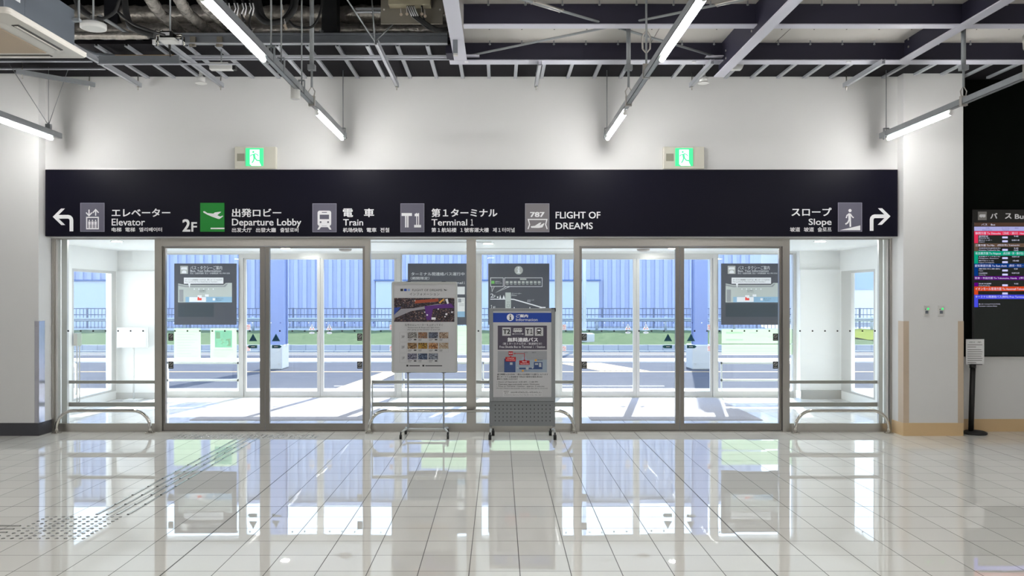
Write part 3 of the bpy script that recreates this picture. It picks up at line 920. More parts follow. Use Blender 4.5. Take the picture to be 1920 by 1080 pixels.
# push plates low on the outer leaves
yv = YV + .04
for o, a, b in ((v1, 326, 440), (e1, 473, 590), (e2, 612, 735), (v2, 755, 885), (v3, 905, 1038), (e3, 1063, 1180), (e4, 1210, 1325), (v4, 1358, 1480)):
    markers(o, PX(a, yv), PX(b, yv), 605.3, yv, 17.6 / F * yv, .016, [mk_w, mk_n])
push_stickers(e1, 585, 613.5, yv, -1, False, .82); push_stickers(e2, 617.5, 613.5, yv, 1, False, .82)
push_stickers(e3, 1177.5, 613, yv, -1, False, .82); push_stickers(e4, 1211, 613, yv, 1, False, .82)
for o, px in ((e1, 466), (e2, 734), (e3, 1058), (e4, 1330)):
    no_smoking(o, px, 613.5, yv, 7.5, 10.5, M_STICKW, M_REDBRIGHT)
    no_smoking(o, px, 653.5, yv, 7.5, 10.5, M_STICKW, M_REDBRIGHT)

# outer guard rails standing outside the fixed panes
def outer_guard(pa, pb, lab):
    Y = YV + .22
    t = thing('guard_rail', lab, 'guard rail', (PX((pa + pb) / 2, Y), Y, 0), 'guard rails outside the outer glazing')
    x0, x1 = PX(pa, Y), PX(pb, Y)
    MB().box(x0, x1, Y, Y + .03, PZ(682.5, Y), PZ(679, Y)).build('upper_rail', M_STEEL2, t)
    MB().box(x0, x1, Y, Y + .03, PZ(715, Y), PZ(711, Y)).build('lower_rail', M_STEEL2, t)
    for x in (x0, x1 - .02):
        MB().box(x, x + .02, Y, Y + .035, 0.0, PZ(679, Y)).build('upright', M_STEEL2, t)
outer_guard(313, 447, 'pale guard rail outside the left outer pane with the green papers')
outer_guard(756, 888, 'pale guard rail outside the outer pane behind the poster stand')
outer_guard(905, 1040, 'pale guard rail outside the outer pane behind the shuttle bus stand')
outer_guard(1352, 1485, 'pale guard rail outside the right outer pane')

# ceiling fittings of the lobby
def downlight(x, y, lab):
    t = thing('downlight', lab, 'downlight', (x, y, ZV), 'downlights in the lobby ceiling')
    MB().lathe((x, y, ZV), [(.085, -.006), (.085, 0), (.070, 0.0)], 24).build('ring', M_WHITEP, t)
    MB().lathe((x, y, ZV), [(.062, -.008), (.062, -.004)], 20).build('lens', M_LAMPDISC, t)
for x, y, lab in ((-5.0, 10.75, 'round downlight in the lobby ceiling over the left end'), (-3.2, 12.3, 'round downlight in the lobby ceiling over the left doors'),
                  (-.15, 11.2, 'round downlight in the lobby ceiling near the middle'), (2.6, 12.3, 'round downlight in the lobby ceiling over the right doors'), (4.2, 10.75, 'round downlight in the lobby ceiling over the right end')):
    downlight(x, y, lab)
for x, lab in ((-2.35, 'flat round ceiling sensor over the left outer doors'), (2.2, 'flat round ceiling sensor over the right outer doors')):
    o = MB().lathe((x, 12.55, ZV), [(.05, -.035), (.09, -.025), (.10, 0)], 24).build('ceiling_sensor', mat('warm_grey_plastic', (.35, .31, .28), .5))
    tag(o, lab, 'sensor', 'ceiling sensors in the lobby')
for x, y, lab in ((-1.2, 10.9, 'long slot air diffuser in the lobby ceiling, nearer the hall'), (.6, 12.4, 'long slot air diffuser in the lobby ceiling, nearer the street')):
    o = MB().box(x - 1.1, x + 1.1, y - .06, y - .015, ZV - .008, ZV).box(x - 1.1, x + 1.1, y + .015, y + .06, ZV - .008, ZV).box(x - 1.1, x + 1.1, y - .015, y + .015, ZV - .003, ZV).build('air_diffuser', M_WHITEP)
    tag(o, lab, 'air vent', 'slot diffusers in the lobby ceiling')

# entrance mats
M_MAT = mat('grey_entrance_mat', (0.36, 0.35, 0.40), .95, noise=.2, nscale=60)
for x0, x1, lab in ((-4.05, -1.72, 'thin grey entrance mat inside the left outer doors'), (1.2, 3.45, 'thin grey entrance mat inside the right outer doors')):
    tag(MB().box(x0, x1, 10.75, 13.1, 0, .006).build('entrance_mat', M_MAT), lab, 'mat', 'entrance mats in the lobby')

# white notice stand in the left corner
Y = 12.85
t = thing('notice_stand', 'white notice stand with a blank sheet in the left corner of the glazed lobby', 'notice stand', (PX(249, Y), Y, 0))
MB().box(PX(219, Y), PX(278, Y), Y, Y + .02, PZ(652, Y), PZ(614, Y)).build('board_frame', M_WHITEP, t, bevel=.004)
MB().box(PX(222, Y), PX(274, Y), Y - .004, Y, PZ(649.5, Y), PZ(616, Y)).build('sheet', M_PAPERW, t)
MB().cyl((PX(249, Y), Y + .03, 0.012), (PX(249, Y), Y + .03, PZ(650, Y)), .012).build('pole', M_WHITEP, t)
MB().box(PX(235, Y), PX(263, Y), Y - .10, Y + .14, 0, .012).build('foot', M_WHITEP, t, bevel=.004)

# ------------------------------------------------------------------ boards fixed to the outer glazing
YBd = 13.10
def board(px0, px1, lab, py0=494, py1=609):
    t = thing('information_board', lab, 'information board', (PX((px0 + px1) / 2, YBd), YBd + .05, PZ(py1, YBd)), 'dark boards on the outer glazing')
    MB().box(PX(px0, YBd), PX(px1, YBd), YBd, YBd + .04, PZ(py1, YBd), PZ(py0, YBd)).build('board_panel', M_BOARDGREY, t, bevel=.003)
    mb = MB()
    for p in (px0 + 12, px1 - 12):
        mb.box(PX(p - 2, YBd), PX(p + 2, YBd), YBd + .04, YV + .04, PZ(py0 + 8, YBd), PZ(py0 + 4, YBd)).box(PX(p - 2, YBd), PX(p + 2, YBd), YBd + .04, YV + .04, PZ(py1 - 4, YBd), PZ(py1 - 8, YBd))
    mb.build('mounting_block', M_STEEL2, t)
    return t, Face(YBd, t)
def bus_taxi(x, lab, w=116):
    t, g = board(x, x + w, lab)
    g.text([('バス・タクシーご案内', x + 30.5, 498.5, x + 90, 505.8)], M_STICKW, 'japanese_lettering', .07)
    g.text([('Bus, Taxi Information', x + 30.5, 506, x + 88, 510.5)], M_STICKW, 'english_lettering', .07)
    g.text([('巴士・出租车指南  巴士・計程車指南  버스·택시 안내', x + 30.5, 511, x + 104, 514)], M_STICKW, 'small_lettering', .03)
    p = g.shapes('bus_taxi_plate', M_FRAME, [('rect', x + 11.5, 498.5, x + 26, 513.5)], 1)
    g.shapes('bus_taxi_pictogram', M_STICKW, [('poly', [(x + 13, 503), (x + 15, 501), (x + 24, 501), (x + 24.5, 505.5), (x + 13.5, 505.5)]), ('poly', [(x + 14.5, 512.5), (x + 14.5, 509), (x + 17, 507), (x + 20.5, 507), (x + 23, 509), (x + 23, 512.5)])], 2)
    g.shapes('speech_balloon', M_STICKW, [('rect', x + 18.5, 520.5, x + 92.5, 532), ('poly', [(x + 26.5, 532), (x + 31, 532), (x + 29, 540)])], 4)
    g.text([('ターミナル間連絡バスのりば（第１ターミナル行き）', x + 21, 523, x + 90.5, 526.3), ('Pick up Area for Free Shuttle Bus to Terminal 1', x + 21, 527.5, x + 82, 530)], M_SLATEDARK, 'balloon_lettering', .02, 5)
    mp = g.shapes('map', M_MAPGREY, [('poly', [(x + 7.5, 567), (x + 7.5, 531.5), (x + 22, 534.3), (x + 92, 534.3), (x + 97, 530.5), (x + 108.5, 530.5), (x + 108.5, 567)])], 1)
    g.shapes('map_road', M_MAPMID, [('poly', [(x + 7.5, 533), (x + 22, 536), (x + 93, 536), (x + 98, 532), (x + 101, 532), (x + 96, 538), (x + 22, 538.5), (x + 7.5, 536)]), ('rect', x + 9.5, 543, x + 17.5, 566)], 2)
    g.shapes('map_building', M_MAPBLUE, [('rect', x + 21.5, 556.5, x + 108.5, 567)], 2)
    g.shapes('map_terminal', M_STICKW, [('rect', x + 28.5, 557, x + 60, 566), ('rect', x + 44, 553.5, x + 52, 557), ('rect', x + 58, 552, x + 65, 556.3), ('disc', (x + 38, 542), 1.1), ('disc', (x + 46.5, 542), 1.1), ('disc', (x + 55.5, 542), 1.1), ('disc', (x + 64.5, 542), 1.1), ('disc', (x + 73.5, 542), 1.1), ('rect', x + 72.5, 559, x + 77, 563.5)], 3)
    g.shapes('map_marker', M_REDBRIGHT, [('rect', x + 44, 559, x + 51.7, 563), ('poly', [(x + 44, 559), (x + 45, 556), (x + 47.5, 559)])], 4)
    g.text([('総合案内', x + 48, 543.8, x + 59, 546), ('Information', x + 48, 546.5, x + 60, 548), ('第１ターミナル', x + 79, 559, x + 92.5, 561.3), ('Terminal 1', x + 79, 562, x + 90, 563.6)], M_SLATEDARK, 'map_lettering', .02, 4)
    g.shapes('dark_patch', M_SLATEDARK, [('rect', x + 7.5, 569.5, x + (74.5 if x < 900 else 109), 594)], 1)
    return t
bus_taxi(326.5, 'dark bus and taxi information board with a pale map, on the left outer pane')
bus_taxi(1353, 'dark bus and taxi information board with a pale map, on the right outer pane')
# shuttle notice board, mostly behind the poster stand
t, g = board(764.5, 879, 'dark board about the shuttle bus behind the food and shop poster stand')
g.text([('ターミナル間連絡バス運行中', 771, 510.5, 871, 516.8), ('（期間限定）', 770, 519, 805, 524.5)], M_STICKW, 'japanese_lettering', .06)
g.text([('Shuttle Bus to Terminal', 771, 528, 867.5, 532.5), ('１', 869.5, 528, 871.5, 532.3)], M_STICKW, 'english_lettering', .05)
g.shapes('white_notice', M_PAPERW, [('rect', 857, 537.5, 871.5, 552), ('rect', 857, 558, 871.5, 594.5)], 2)
g.shapes('notice_blue_band', M_MAPBLUE, [('rect', 857, 584, 871.5, 594.5)], 3)
g.shapes('notice_print', M_MAPMID, [('rect', 859, 560, 865, 567), ('line', (866.5, 561), (870, 561), .8), ('line', (866.5, 564), (870, 564), .8), ('line', (861, 570), (870, 570), .7), ('line', (861, 573), (870, 573), .7)], 3)
# level guide board
t, g = board(915.5, 1030, 'dark level guide board with a round i, behind the shuttle bus stand')
p = g.shapes('information_disc', M_FRAME, [('disc', (972.5, 506.8), 8)], 1)
g.shapes('information_symbol', M_STICKW, [('disc', (972.5, 502.3), 1.9), ('rect', 970.8, 505, 974.2, 512), ('rect', 969.3, 505, 972.5, 506.3), ('rect', 969, 511, 976, 512.3)], 2)
g.shapes('balloon_outline', M_STICKW, [('frame', 919.5, 520.5, 944, 537.5, .9), ('frame', 945.8, 520.5, 1017, 537.8, .9), ('path', [(922, 537.5), (922.5, 547), (926.5, 537.8)], .8), ('path', [(948, 537.8), (929.5, 548.5), (955, 537.8)], .8)], 1)
g.shapes('facility_icon', M_FRAME, [('rect', 948.3 + i * 7.5, 527, 953.6 + i * 7.5, 531.5) for i in range(9)] + [('line', (949 + i * 7.5, 533.5), (953.5 + i * 7.5, 533.5), .9) for i in range(9)] + [('rect', 975, 522.3, 987, 524.8)], 1)
g.shapes('green_icon', mat('leaf_green_print', (.18, .55, .12), .5), [('rect', 921.3, 526.5, 927, 532)], 1)
g.text([('出発ロビー', 928.5, 527, 939, 529.2), ('Departure Lobby', 928.5, 530, 941, 531.8)], M_STICKW, 'balloon_lettering', .04)
g.text([('2', 919.5, 550.5, 925.5, 558), ('F', 926, 553.5, 929.3, 558), ('１', 920, 572, 923.5, 579.5), ('F', 925, 574.5, 929, 579.5), ('１', 920, 592, 923.5, 599)], M_STICKW, 'floor_numbers', .06)
g.text([('エレベーター', 959.5, 549, 977.5, 552), ('Elevator', 959.5, 552.8, 969.5, 554.8), ('スロープ', 988.5, 561.5, 1001, 564), ('Slope', 988.5, 564.8, 995, 566.5)], M_STICKW, 'route_lettering', .03)
g.shapes('route_lines', M_STICKW, [('line', (919.5, 561), (948, 561), 1.4), ('path', [(958, 561), (964, 561.5), (1016, 576.5), (1023, 576.5)], 2.0), ('path', [(1016, 577), (1000, 582), (958, 582)], 1.8), ('line', (919.5, 582), (948, 582), 1.4), ('disc', (933, 557.3), 1.5), ('poly', [(936, 560), (938, 553), (940, 560)]), ('poly', [(942, 560), (944.5, 553), (947, 560)]), ('poly', [(962, 581), (964, 575), (967, 581)]), ('poly', [(991, 581), (993.5, 575), (996, 581)])], 1)
g.shapes('elevator_shaft', M_MAPGREY, [('rect', 947.5, 548.5, 958, 590)], 2)
g.shapes('elevator_icon', M_BOARDGREY, [('frame', 950.3, 570.5, 955.5, 575.5, .5), ('line', (951.5, 565), (951.5, 568.5), .5), ('line', (954.3, 565), (954.3, 568.5), .5)], 3)

# pale papers on the outer glazing below the boards
def paper(px0, px1, py0, py1, lab, m=None, extra=None):
    Y = YV + .034
    t = thing('window_poster', lab, 'poster', (PX((px0 + px1) / 2, Y), Y, PZ(py1, Y)), 'pale papers on the outer glazing')
    MB().box(PX(px0, Y), PX(px1, Y), Y - .0015, Y, PZ(py1, Y), PZ(py0, Y)).build('sheet', m or M_PALEGREEN, t)
    if extra: extra(Face(Y - .0015, t))
    return t
M_FAINT = film_mat('faint_print', (0.62, 0.80, 0.66), .3)
def rows(x0, x1, y0, y1, n):
    def fn(g):
        g.shapes('faint_text_rows', M_FAINT, [('line', (x0, y0 + (y1 - y0) * i / (n - 1)), (x1 - (i % 3) * 6, y0 + (y1 - y0) * i / (n - 1)), .8) for i in range(n)], 1)
    return fn
paper(326.5, 376.5, 615.5, 677.5, 'pale green paper with faint text, left of the two under the left board', None, rows(332, 371, 622, 668, 10))
def tsunami(g):
    g.shapes('mint_panel', M_MINT, [('rect', 403, 619.5, 435, 651.5)], 1)
    g.shapes('refuge_pictogram', M_PALEGREEN, [('rect', 405, 623, 413, 635), ('disc', (416.5, 634.8), 1.2), ('path', [(417, 637), (417.5, 641), (415, 645)], 1.3), ('path', [(417.5, 641), (421, 643)], 1.1), ('path', [(413, 638.5), (417, 637), (420.5, 638)], 1.0),
        ('poly', [(423, 638), (427, 635), (432.5, 635), (432.5, 649), (424, 649), (429, 645), (429, 641), (426, 638.5)])], 2)
    g.shapes('faint_text_rows', M_FAINT, [('line', (401, 656), (437, 656), 1.6)] + [('line', (401, 660 + 3 * i), (437 - 4 * i, 660 + 3 * i), .7) for i in range(4)], 1)
paper(394.5, 444, 615.5, 678.5, 'pale green paper with a mint tsunami refuge pictogram under the left board', None, tsunami)
paper(790, 880, 610.5, 664, 'pale green paper seen under the board behind the poster stand', None, rows(800, 876, 620, 655, 5))
paper(918, 1030, 612, 664, 'pale green paper under the board behind the shuttle bus stand')
def wide(g):
    g.shapes('faint_text_rows', M_FAINT, [('line', (1361, 624), (1393, 624), 3), ('line', (1361, 637), (1393, 637), 3), ('line', (1405, 624), (1420, 624), 1.6), ('line', (1440, 632), (1458, 632), 1.2)], 1)
paper(1353, 1486, 617, 644, 'wide pale green paper, upper of two under the right board', None, wide)
paper(1353, 1486, 646, 664.5, 'wide pale green paper, lower of two under the right board', None, rows(1359, 1460, 653, 659, 2))

# ================================================================== outside
struct(MB().box(-40, 45, YV + .12, 14.55, -.1, -.004), 'pavement', mat('pale_sunlit_paving', (.62, .61, .59), .8, noise=.06, nscale=3))
M_ASPH = mat('blue_grey_asphalt', (.062, .066, .088), .85, spec=.05, noise=.14, nscale=1.2)
struct(MB().box(-60, 70, 14.55, 24.3, -.12, -.012), 'road', M_ASPH)
struct(MB().box(-60, 70, 20.3, 21.35, -.012, .02), 'kerb_island', mat('white_concrete', (.55, .55, .56), .8))
M_LINE = mat('yellow_road_paint', (.30, .20, .10), .7)
M_LINEW = mat('white_road_paint', (.34, .35, .38), .7)
struct(MB().box(-60, 70, 17.74, 17.88, -.012, -.008), 'road_marking_yellow_line', M_LINE)
struct(MB().box(-60, 70, 22.9, 23.05, -.012, -.008).box(-60, 70, 23.55, 23.75, -.012, -.008), 'road_marking_white_line', M_LINEW)
def ground_poly(pts, z, m, name):
    mb = MB(); bm = mb.bm
    vs = [bm.verts.new((PX(px, GY(py)), GY(py), z)) for px, py in pts]
    bm.faces.new(vs)
    return struct(mb, name, m)
struct(MB().box(-3.0, 3.0, 14.9, 15.0, -.012, -.006), 'road_marking_edge_line', M_LINEW)
ground_poly([(580, 745), (645, 745), (752, 696), (722, 696)], -.003, mat('tan_tactile_paving', (.33, .26, .18), .8), 'path_tactile')
mbh = MB()
for i in range(9):
    x = PX(1050 + i * 10, 19.0)
    bm = mbh.bm
    bm.faces.new([bm.verts.new(p) for p in ((x, 20.2, -.007), (x + .08, 20.2, -.007), (x + .9, 17.95, -.007), (x + .82, 17.95, -.007))])
struct(mbh, 'road_marking_hatching', M_LINE)

# low kerb wall of concrete blocks in front of the bank
def joint_mat():
    m = mat('blue_grey_kerb_block', (.46, .50, .56), .85)
    n, l = m.node_tree.nodes, m.node_tree.links
    br = n.new('ShaderNodeTexBrick')
    br.offset = 0
    br.inputs['Color1'].default_value = (.26, .28, .32, 1); br.inputs['Color2'].default_value = (.29, .31, .35, 1)
    br.inputs['Mortar'].default_value = (.14, .16, .2, 1)
    br.inputs['Scale'].default_value = 1.0; br.inputs['Brick Width'].default_value = .44; br.inputs['Row Height'].default_value = 5
    br.inputs['Mortar Size'].default_value = .01
    tc = n.new('ShaderNodeTexCoord'); l.new(tc.outputs['Object'], br.inputs['Vector'])
    l.new(br.outputs['Color'], n['Principled BSDF'].inputs['Base Color'])
    return m
struct(MB().box(-60, 70, 24.3, 24.42, -.1, .19).box(-60, 70, 24.05, 24.3, -.1, .03), 'kerb_wall', joint_mat())
# grass bank
def grass_mat(name, a, b):
    m = mat(name, a, .95, spec=0.0)
    n, l = m.node_tree.nodes, m.node_tree.links
    tc = n.new('ShaderNodeTexCoord')
    mp = n.new('ShaderNodeMapping'); mp.inputs['Scale'].default_value = (1, .25, 1)
    nz = n.new('ShaderNodeTexNoise'); nz.inputs['Scale'].default_value = 5; nz.inputs['Detail'].default_value = 8; nz.inputs['Roughness'].default_value = .8
    rp = n.new('ShaderNodeValToRGB')
    rp.color_ramp.elements[0].position = .38; rp.color_ramp.elements[0].color = (*a, 1)
    rp.color_ramp.elements[1].position = .65; rp.color_ramp.elements[1].color = (*b, 1)
    l.new(tc.outputs['Object'], mp.inputs[0]); l.new(mp.outputs[0], nz.inputs['Vector']); l.new(nz.outputs['Fac'], rp.inputs[0])
    l.new(rp.outputs[0], n['Principled BSDF'].inputs['Base Color'])
    bp = n.new('ShaderNodeBump'); bp.inputs['Strength'].default_value = .6; bp.inputs['Distance'].default_value = .05
    l.new(nz.outputs['Fac'], bp.inputs['Height']); l.new(bp.outputs[0], n['Principled BSDF'].inputs['Normal'])
    return m
M_GRASS = grass_mat('short_green_grass', (.075, .105, .060), (.115, .145, .085))
mb = MB(); bm = mb.bm
NXg, NYg = 130, 20
gv = [[bm.verts.new((-40 + 52.4 * i / NXg, 24.43 + 13.5 * j / NYg, .17 - .10 * j / NYg + random.uniform(-.03, .03))) for i in range(NXg + 1)] for j in range(NYg + 1)]
for j in range(NYg):
    for i in range(NXg):
        bm.faces.new((gv[j][i], gv[j][i + 1], gv[j + 1][i + 1], gv[j + 1][i])).smooth = True
tag(mb.build('grass', M_GRASS), 'long strip of short green grass between the road and the fence', 'grass', kind='stuff')
M_GRASS2 = grass_mat('yellow_green_grass', (.12, .15, .02), (.18, .20, .06))
mb = MB(); bm = mb.bm
gv = [[bm.verts.new((12.5 + 30 * i / 80, 24.43 + 13.5 * j / 16, .18 - .08 * j / 16 + random.uniform(-.02, .05))) for i in range(81)] for j in range(17)]
for j in range(16):
    for i in range(80):
        bm.faces.new((gv[j][i], gv[j][i + 1], gv[j + 1][i + 1], gv[j + 1][i])).smooth = True
tag(mb.build('grass', M_GRASS2), 'bright yellow-green grass seen through the right side light', 'grass', kind='stuff')
struct(MB().box(-60, 80, 24.4, 120, -.3, -.02), 'ground', mat('pale_ground', (.22, .23, .24), .9, noise=.05, nscale=.5))
struct(MB().box(-45, 45, 37.9, 38.2, 0, .14), 'kerb_fence', mat('pale_kerb', (.45, .50, .60), .8))

# railing panels along the back of the grass
M_FENCE = mat('slate_blue_railing', (.10, .12, .19), .6)
def fence_panel(x, lab):
    Y = 38.3
    t = thing('railing_panel', lab, 'railing', (x, Y, .1), 'railing panels behind the grass')
    mb = MB()
    z1, z2, z3, z0 = PZ(578.5, Y), PZ(590, Y), PZ(598, Y), PZ(617, Y)
    for z in (z1, z2, z3, z0):
        mb.box(x, x + 2.4, Y - .025, Y + .025, z - .022, z + .022)
    for i in range(1, 14):
        xx = x + 2.4 * i / 14
        mb.box(xx - .011, xx + .011, Y - .011, Y + .011, z0, z1)
    mb.build('railing_bars', M_FENCE, t)
    MB().box(x - .035, x + .035, Y - .035, Y + .035, .05, z1 + .03).build('railing_post', M_FENCE, t)
    return t
FL = 'slate blue railing panel between grass and blue shed'
fp = fence_panel(-28.8, FL + ', first from the left')
for i in range(1, 22):
    dup(fp, (2.4 * i, 0, 0), FL + ', %s from the left' % ORD[i])
# grey guard rail beam with posts nearer than the railing
t = thing('crash_barrier', 'grey road crash barrier beam with posts in front of the slate railing', 'crash barrier', (0, 37.0, .1))
MB().prismx([(37.0, .50), (36.95, .54), (37.0, .58), (36.95, .62), (37.0, .66), (37.02, .66), (37.02, .50)], -24, 18).build('beam', mat('pale_barrier_steel', (.30, .34, .42), .5), t)
pb = None
for i in range(14):
    x = -23.5 + 3.1 * i
    if pb is None:
        pb = MB().cyl((x, 37.08, .05), (x, 37.08, .72), .06, 10).build('barrier_post', mat('barrier_post_steel', (.32, .36, .45), .5), t); px0_ = x
    else:
        o = pb.copy(); COL.objects.link(o); o.parent = t; o.location = (x - px0_, 0, 0)

# blue ribbed shed
M_SHED = mat('blue_ribbed_cladding', (.34, .38, .54), .55, noise=.05, nscale=.6)
YSH = 45.0
XA, XB = -34.0, PX(1427, YSH)
pts = []
x = XA
p_ = .47
while x < XB - p_:
    pts += [(x, 0), (x + .19, 0), (x + .23, -.11), (x + .43, -.11)]
    x += p_
pts.append((XB, 0))
mb = MB(); bm = mb.bm
lo = [bm.verts.new((a, YSH + b, -.2)) for a, b in pts]
hi = [bm.verts.new((a, YSH + b, 9.5)) for a, b in pts]
for i in range(len(pts) - 1):
    bm.faces.new((lo[i], lo[i + 1], hi[i + 1], hi[i]))
r0, r1 = bm.verts.new((XB, YSH + 18, -.2)), bm.verts.new((XB, YSH + 18, 9.5))
bm.faces.new((lo[-1], r0, r1, hi[-1]))
r2, r3 = bm.verts.new((XA, YSH + 18, -.2)), bm.verts.new((XA, YSH + 18, 9.5))
bm.faces.new((r2, lo[0], hi[0], r3)); bm.faces.new((r0, r2, r3, r1))
shed = thing('shed', 'large blue ribbed metal shed across the road', 'building', (-10, YSH, -.2))
mb.build('ribbed_cladding', M_SHED, shed, fix=False)
MB().box(XA - .3, XB + .3, YSH - .4, YSH + 18, 9.5, 9.7).build('roof', M_SHED, shed)
M_SHUT = mat('pale_blue_shutter', (.42, .48, .60), .5)
for a, b in ((-10.0, PX(207, YSH)), (PX(706, YSH), PX(1122, YSH))):
    if a < -9: a = PX(120, YSH)
    o = MB().box(a, b, YSH - .30, YSH - .1, -.1, PZ(527, YSH)).build('shutter_door', M_SHUT, shed)
    MB().box(a - .1, b + .1, YSH - .38, YSH - .08, PZ(527, YSH), PZ(524.5, YSH)).build('shutter_hood', mat('blue_flashing', (.06, .12, .30), .5), o)
o = MB().box(PX(487, YSH), PX(524, YSH), YSH - .16, YSH - .1, 1.0, 7).build('cladding_panel', mat('deep_blue_panel', (.16, .22, .42), .5), shed)

# two canopy columns on concrete plinths
M_COL = mat('blue_column_paint', (.16, .21, .40), .5)
M_PLINTH = mat('pale_concrete_plinth', (.42, .43, .44), .8, noise=.04, nscale=4)
def column(px0, px1, bx0, bx1, lab):
    Y = 18.35
    t = thing('canopy_column', lab, 'column', (PX((px0 + px1) / 2, Y), Y + .3, 0), 'blue columns by the kerb')
    z = PZ(647, Y)
    MB().box(PX(bx0, Y), PX(bx1, Y), Y, Y + .62, -.01, z).build('plinth', M_PLINTH, t, bevel=.02)
    x0, x1 = PX(px0, Y + .12), PX(px1, Y + .12)
    MB().box(x0, x1, Y + .13, Y + .17, z, 6.5).box(x0, x1, Y + .43, Y + .47, z, 6.5).box((x0 + x1) / 2 - .015, (x0 + x1) / 2 + .015, Y + .17, Y + .43, z, 6.5).box(x0 + .03, x1 - .03, Y + .17, Y + .43, z, 6.5).build('column_shaft', M_COL, t)
    s = MB()
    for zz in (.12, z - .12):
        for xx in (PX(bx0, Y) + .07, PX(bx1, Y) - .07):
            s.cyl((xx, Y - .008, zz), (xx, Y + .002, zz), .014, 8)
    s.build('bolt', M_STEEL, t)
column(505, 532.5, 493, 528.5, 'blue steel column on a pale concrete plinth outside the left doors')
column(1303, 1327.5, 1298, 1336.5, 'blue steel column on a pale concrete plinth outside the right doors')
# lamp pole on the grass
Yp = 27.0
t = thing('lamp_pole', 'pale slender pole on a concrete foot in the grass behind the right doors', 'pole', (PX(1095.5, Yp), Yp, .15))
MB().cyl((PX(1095.5, Yp), Yp, .5), (PX(1095.5, Yp), Yp, 7.5), .065, 14).build('pole_shaft', mat('pale_pole_paint', (.60, .66, .78), .5), t)
MB().box(PX(1080, Yp), PX(1113, Yp), Yp - .28, Yp + .28, .05, PZ(625, Yp)).build('concrete_foot', M_PLINTH, t, bevel=.03)
# pale buildings on the right
M_PALEB = mat('white_concrete_building', (.74, .76, .80), .8)
M_WINB = mat('pale_blue_window', (.32, .42, .60), .3)
def office(x0, x1, Y, h, lab, nx, nz, z0=1.5):
    t = thing('office_building', lab, 'building', ((x0 + x1) / 2, Y, 0))
    MB().box(x0, x1, Y, Y + 14, -.2, h).build('building_wall', M_PALEB, t)
    first = None
    w = (x1 - x0) / nx
    hh = (h - z0) / nz
    for i in range(nx):
        for j in range(nz):
            if first is None:
                first = MB().box(x0 + w * .12, x0 + w * .88, Y - .06, Y, z0 + hh * .2, z0 + hh * .8).build('window', M_WINB, t)
            else:
                o = first.copy(); COL.objects.link(o); o.parent = t; o.location = (w * i, 0, hh * j)
    MB().box(x0 - .3, x1 + .3, Y - .5, Y + 14, h, h + .5).build('roof_edge', M_PALEB, t)
office(PX(1436, 70) , 40, 70, 9.5, 'pale office building beyond the right end of the blue shed', 8, 3)
office(19.0, 46, 52, 6.2, 'low white building with square windows seen through the right side light', 9, 2, 1.6)
# small hoop barriers outside the lobby sides
def side_hoop(x, ya, yb, lab):
    t = thing('bumper_hoop', lab, 'bumper rail', (x, (ya + yb) / 2, 0), 'hoops outside the lobby side lights')
    z, R = .52, .12
    path = [(x, ya, 0.0), (x, ya, z - R)] + [(x, ya + R - R * math.cos(math.radians(a)), z - R + R * math.sin(math.radians(a))) for a in range(15, 91, 15)] + \
           [(x, yb - R + R * math.sin(math.radians(a)), z - R + R * math.cos(math.radians(a))) for a in range(0, 91, 15)] + [(x, yb, 0.0)]
    MB().tube(path, .025, 12).build('tube', M_STEEL2, t)
side_hoop(-7.0, 11.8, 13.6, 'tubular hoop outside the left side light')
side_hoop(6.35, 11.9, 13.6, 'tubular hoop outside the right side light')
struct(MB().box(-40, VL - .16, 9.99, YV + .12, -.1, -.004).box(VR + .16, 45, 9.99, YV + .12, -.1, -.004), 'pavement_side', mat('pale_side_paving', (.70, .69, .66), .8))
struct(MB().box(-40, XL - .15, 9.5, 9.98, 0, 5.5).box(XR + .15, 40, 9.5, 9.98, 0, 5.5), 'wall_outer_side', M_WALLW)
# ================================================================== overhead: strip lights, steel, pipes
def light_line(X, lab, y_end=9.55, tubes=True):
    t = thing('lighting_rail', lab, 'lighting rail', (X, y_end, 3.48), 'suspended rails that carry the strip lights')
    z0, z1 = 3.455, 3.515
    # inverted channel
    MB().box(X - .022, X + .022, YB + .3, y_end, z0, z0 + .004).box(X - .022, X - .018, YB + .3, y_end, z0, z1).box(X + .018, X + .022, YB + .3, y_end, z0, z1).build('channel', M_GALV, t)
    return t
def tube_light(X, y0, lab):
    t = thing('strip_light', lab, 'strip light', (X, y0 + .65, 3.453), 'tube lights under the rails')
    MB().box(X - .012, X + .012, y0, y0 + 1.32, 3.436, 3.453).build('light_body', M_WHITEP, t)
    MB().cyl((X, y0 + .02, 3.418), (X, y0 + 1.30, 3.418), .019, 14).build('tube', M_TUBE, t)
    for y in (y0, y0 + 1.30):
        MB().cyl((X, y, 3.418), (X, y + .02, 3.418), .0195, 14).build('end_cap', M_WHITEP, t)
    return t
LX = [-5.10, -1.79, 1.235, 4.435]
names = ['the far left rail', 'the rail left of the middle', 'the rail right of the middle', 'the far right rail']
rails = []
for X, nm in zip(LX, names):
    rails.append(light_line(X, 'galvanised lighting rail, ' + nm.replace('the ', '', 1) + ' of four'))
    for k, y0 in enumerate((8.06, 4.94)):
        where = 'at the wall end of ' if k == 0 else 'second from the wall on '
        tube_light(X, y0, 'lit white tube light ' + where + nm)
    for k, y0 in enumerate((1.8, -1.3, -4.4)):
        tube_light(X, y0, 'lit tube light behind the camera on ' + nm + ', %s one back' % ORD[k])

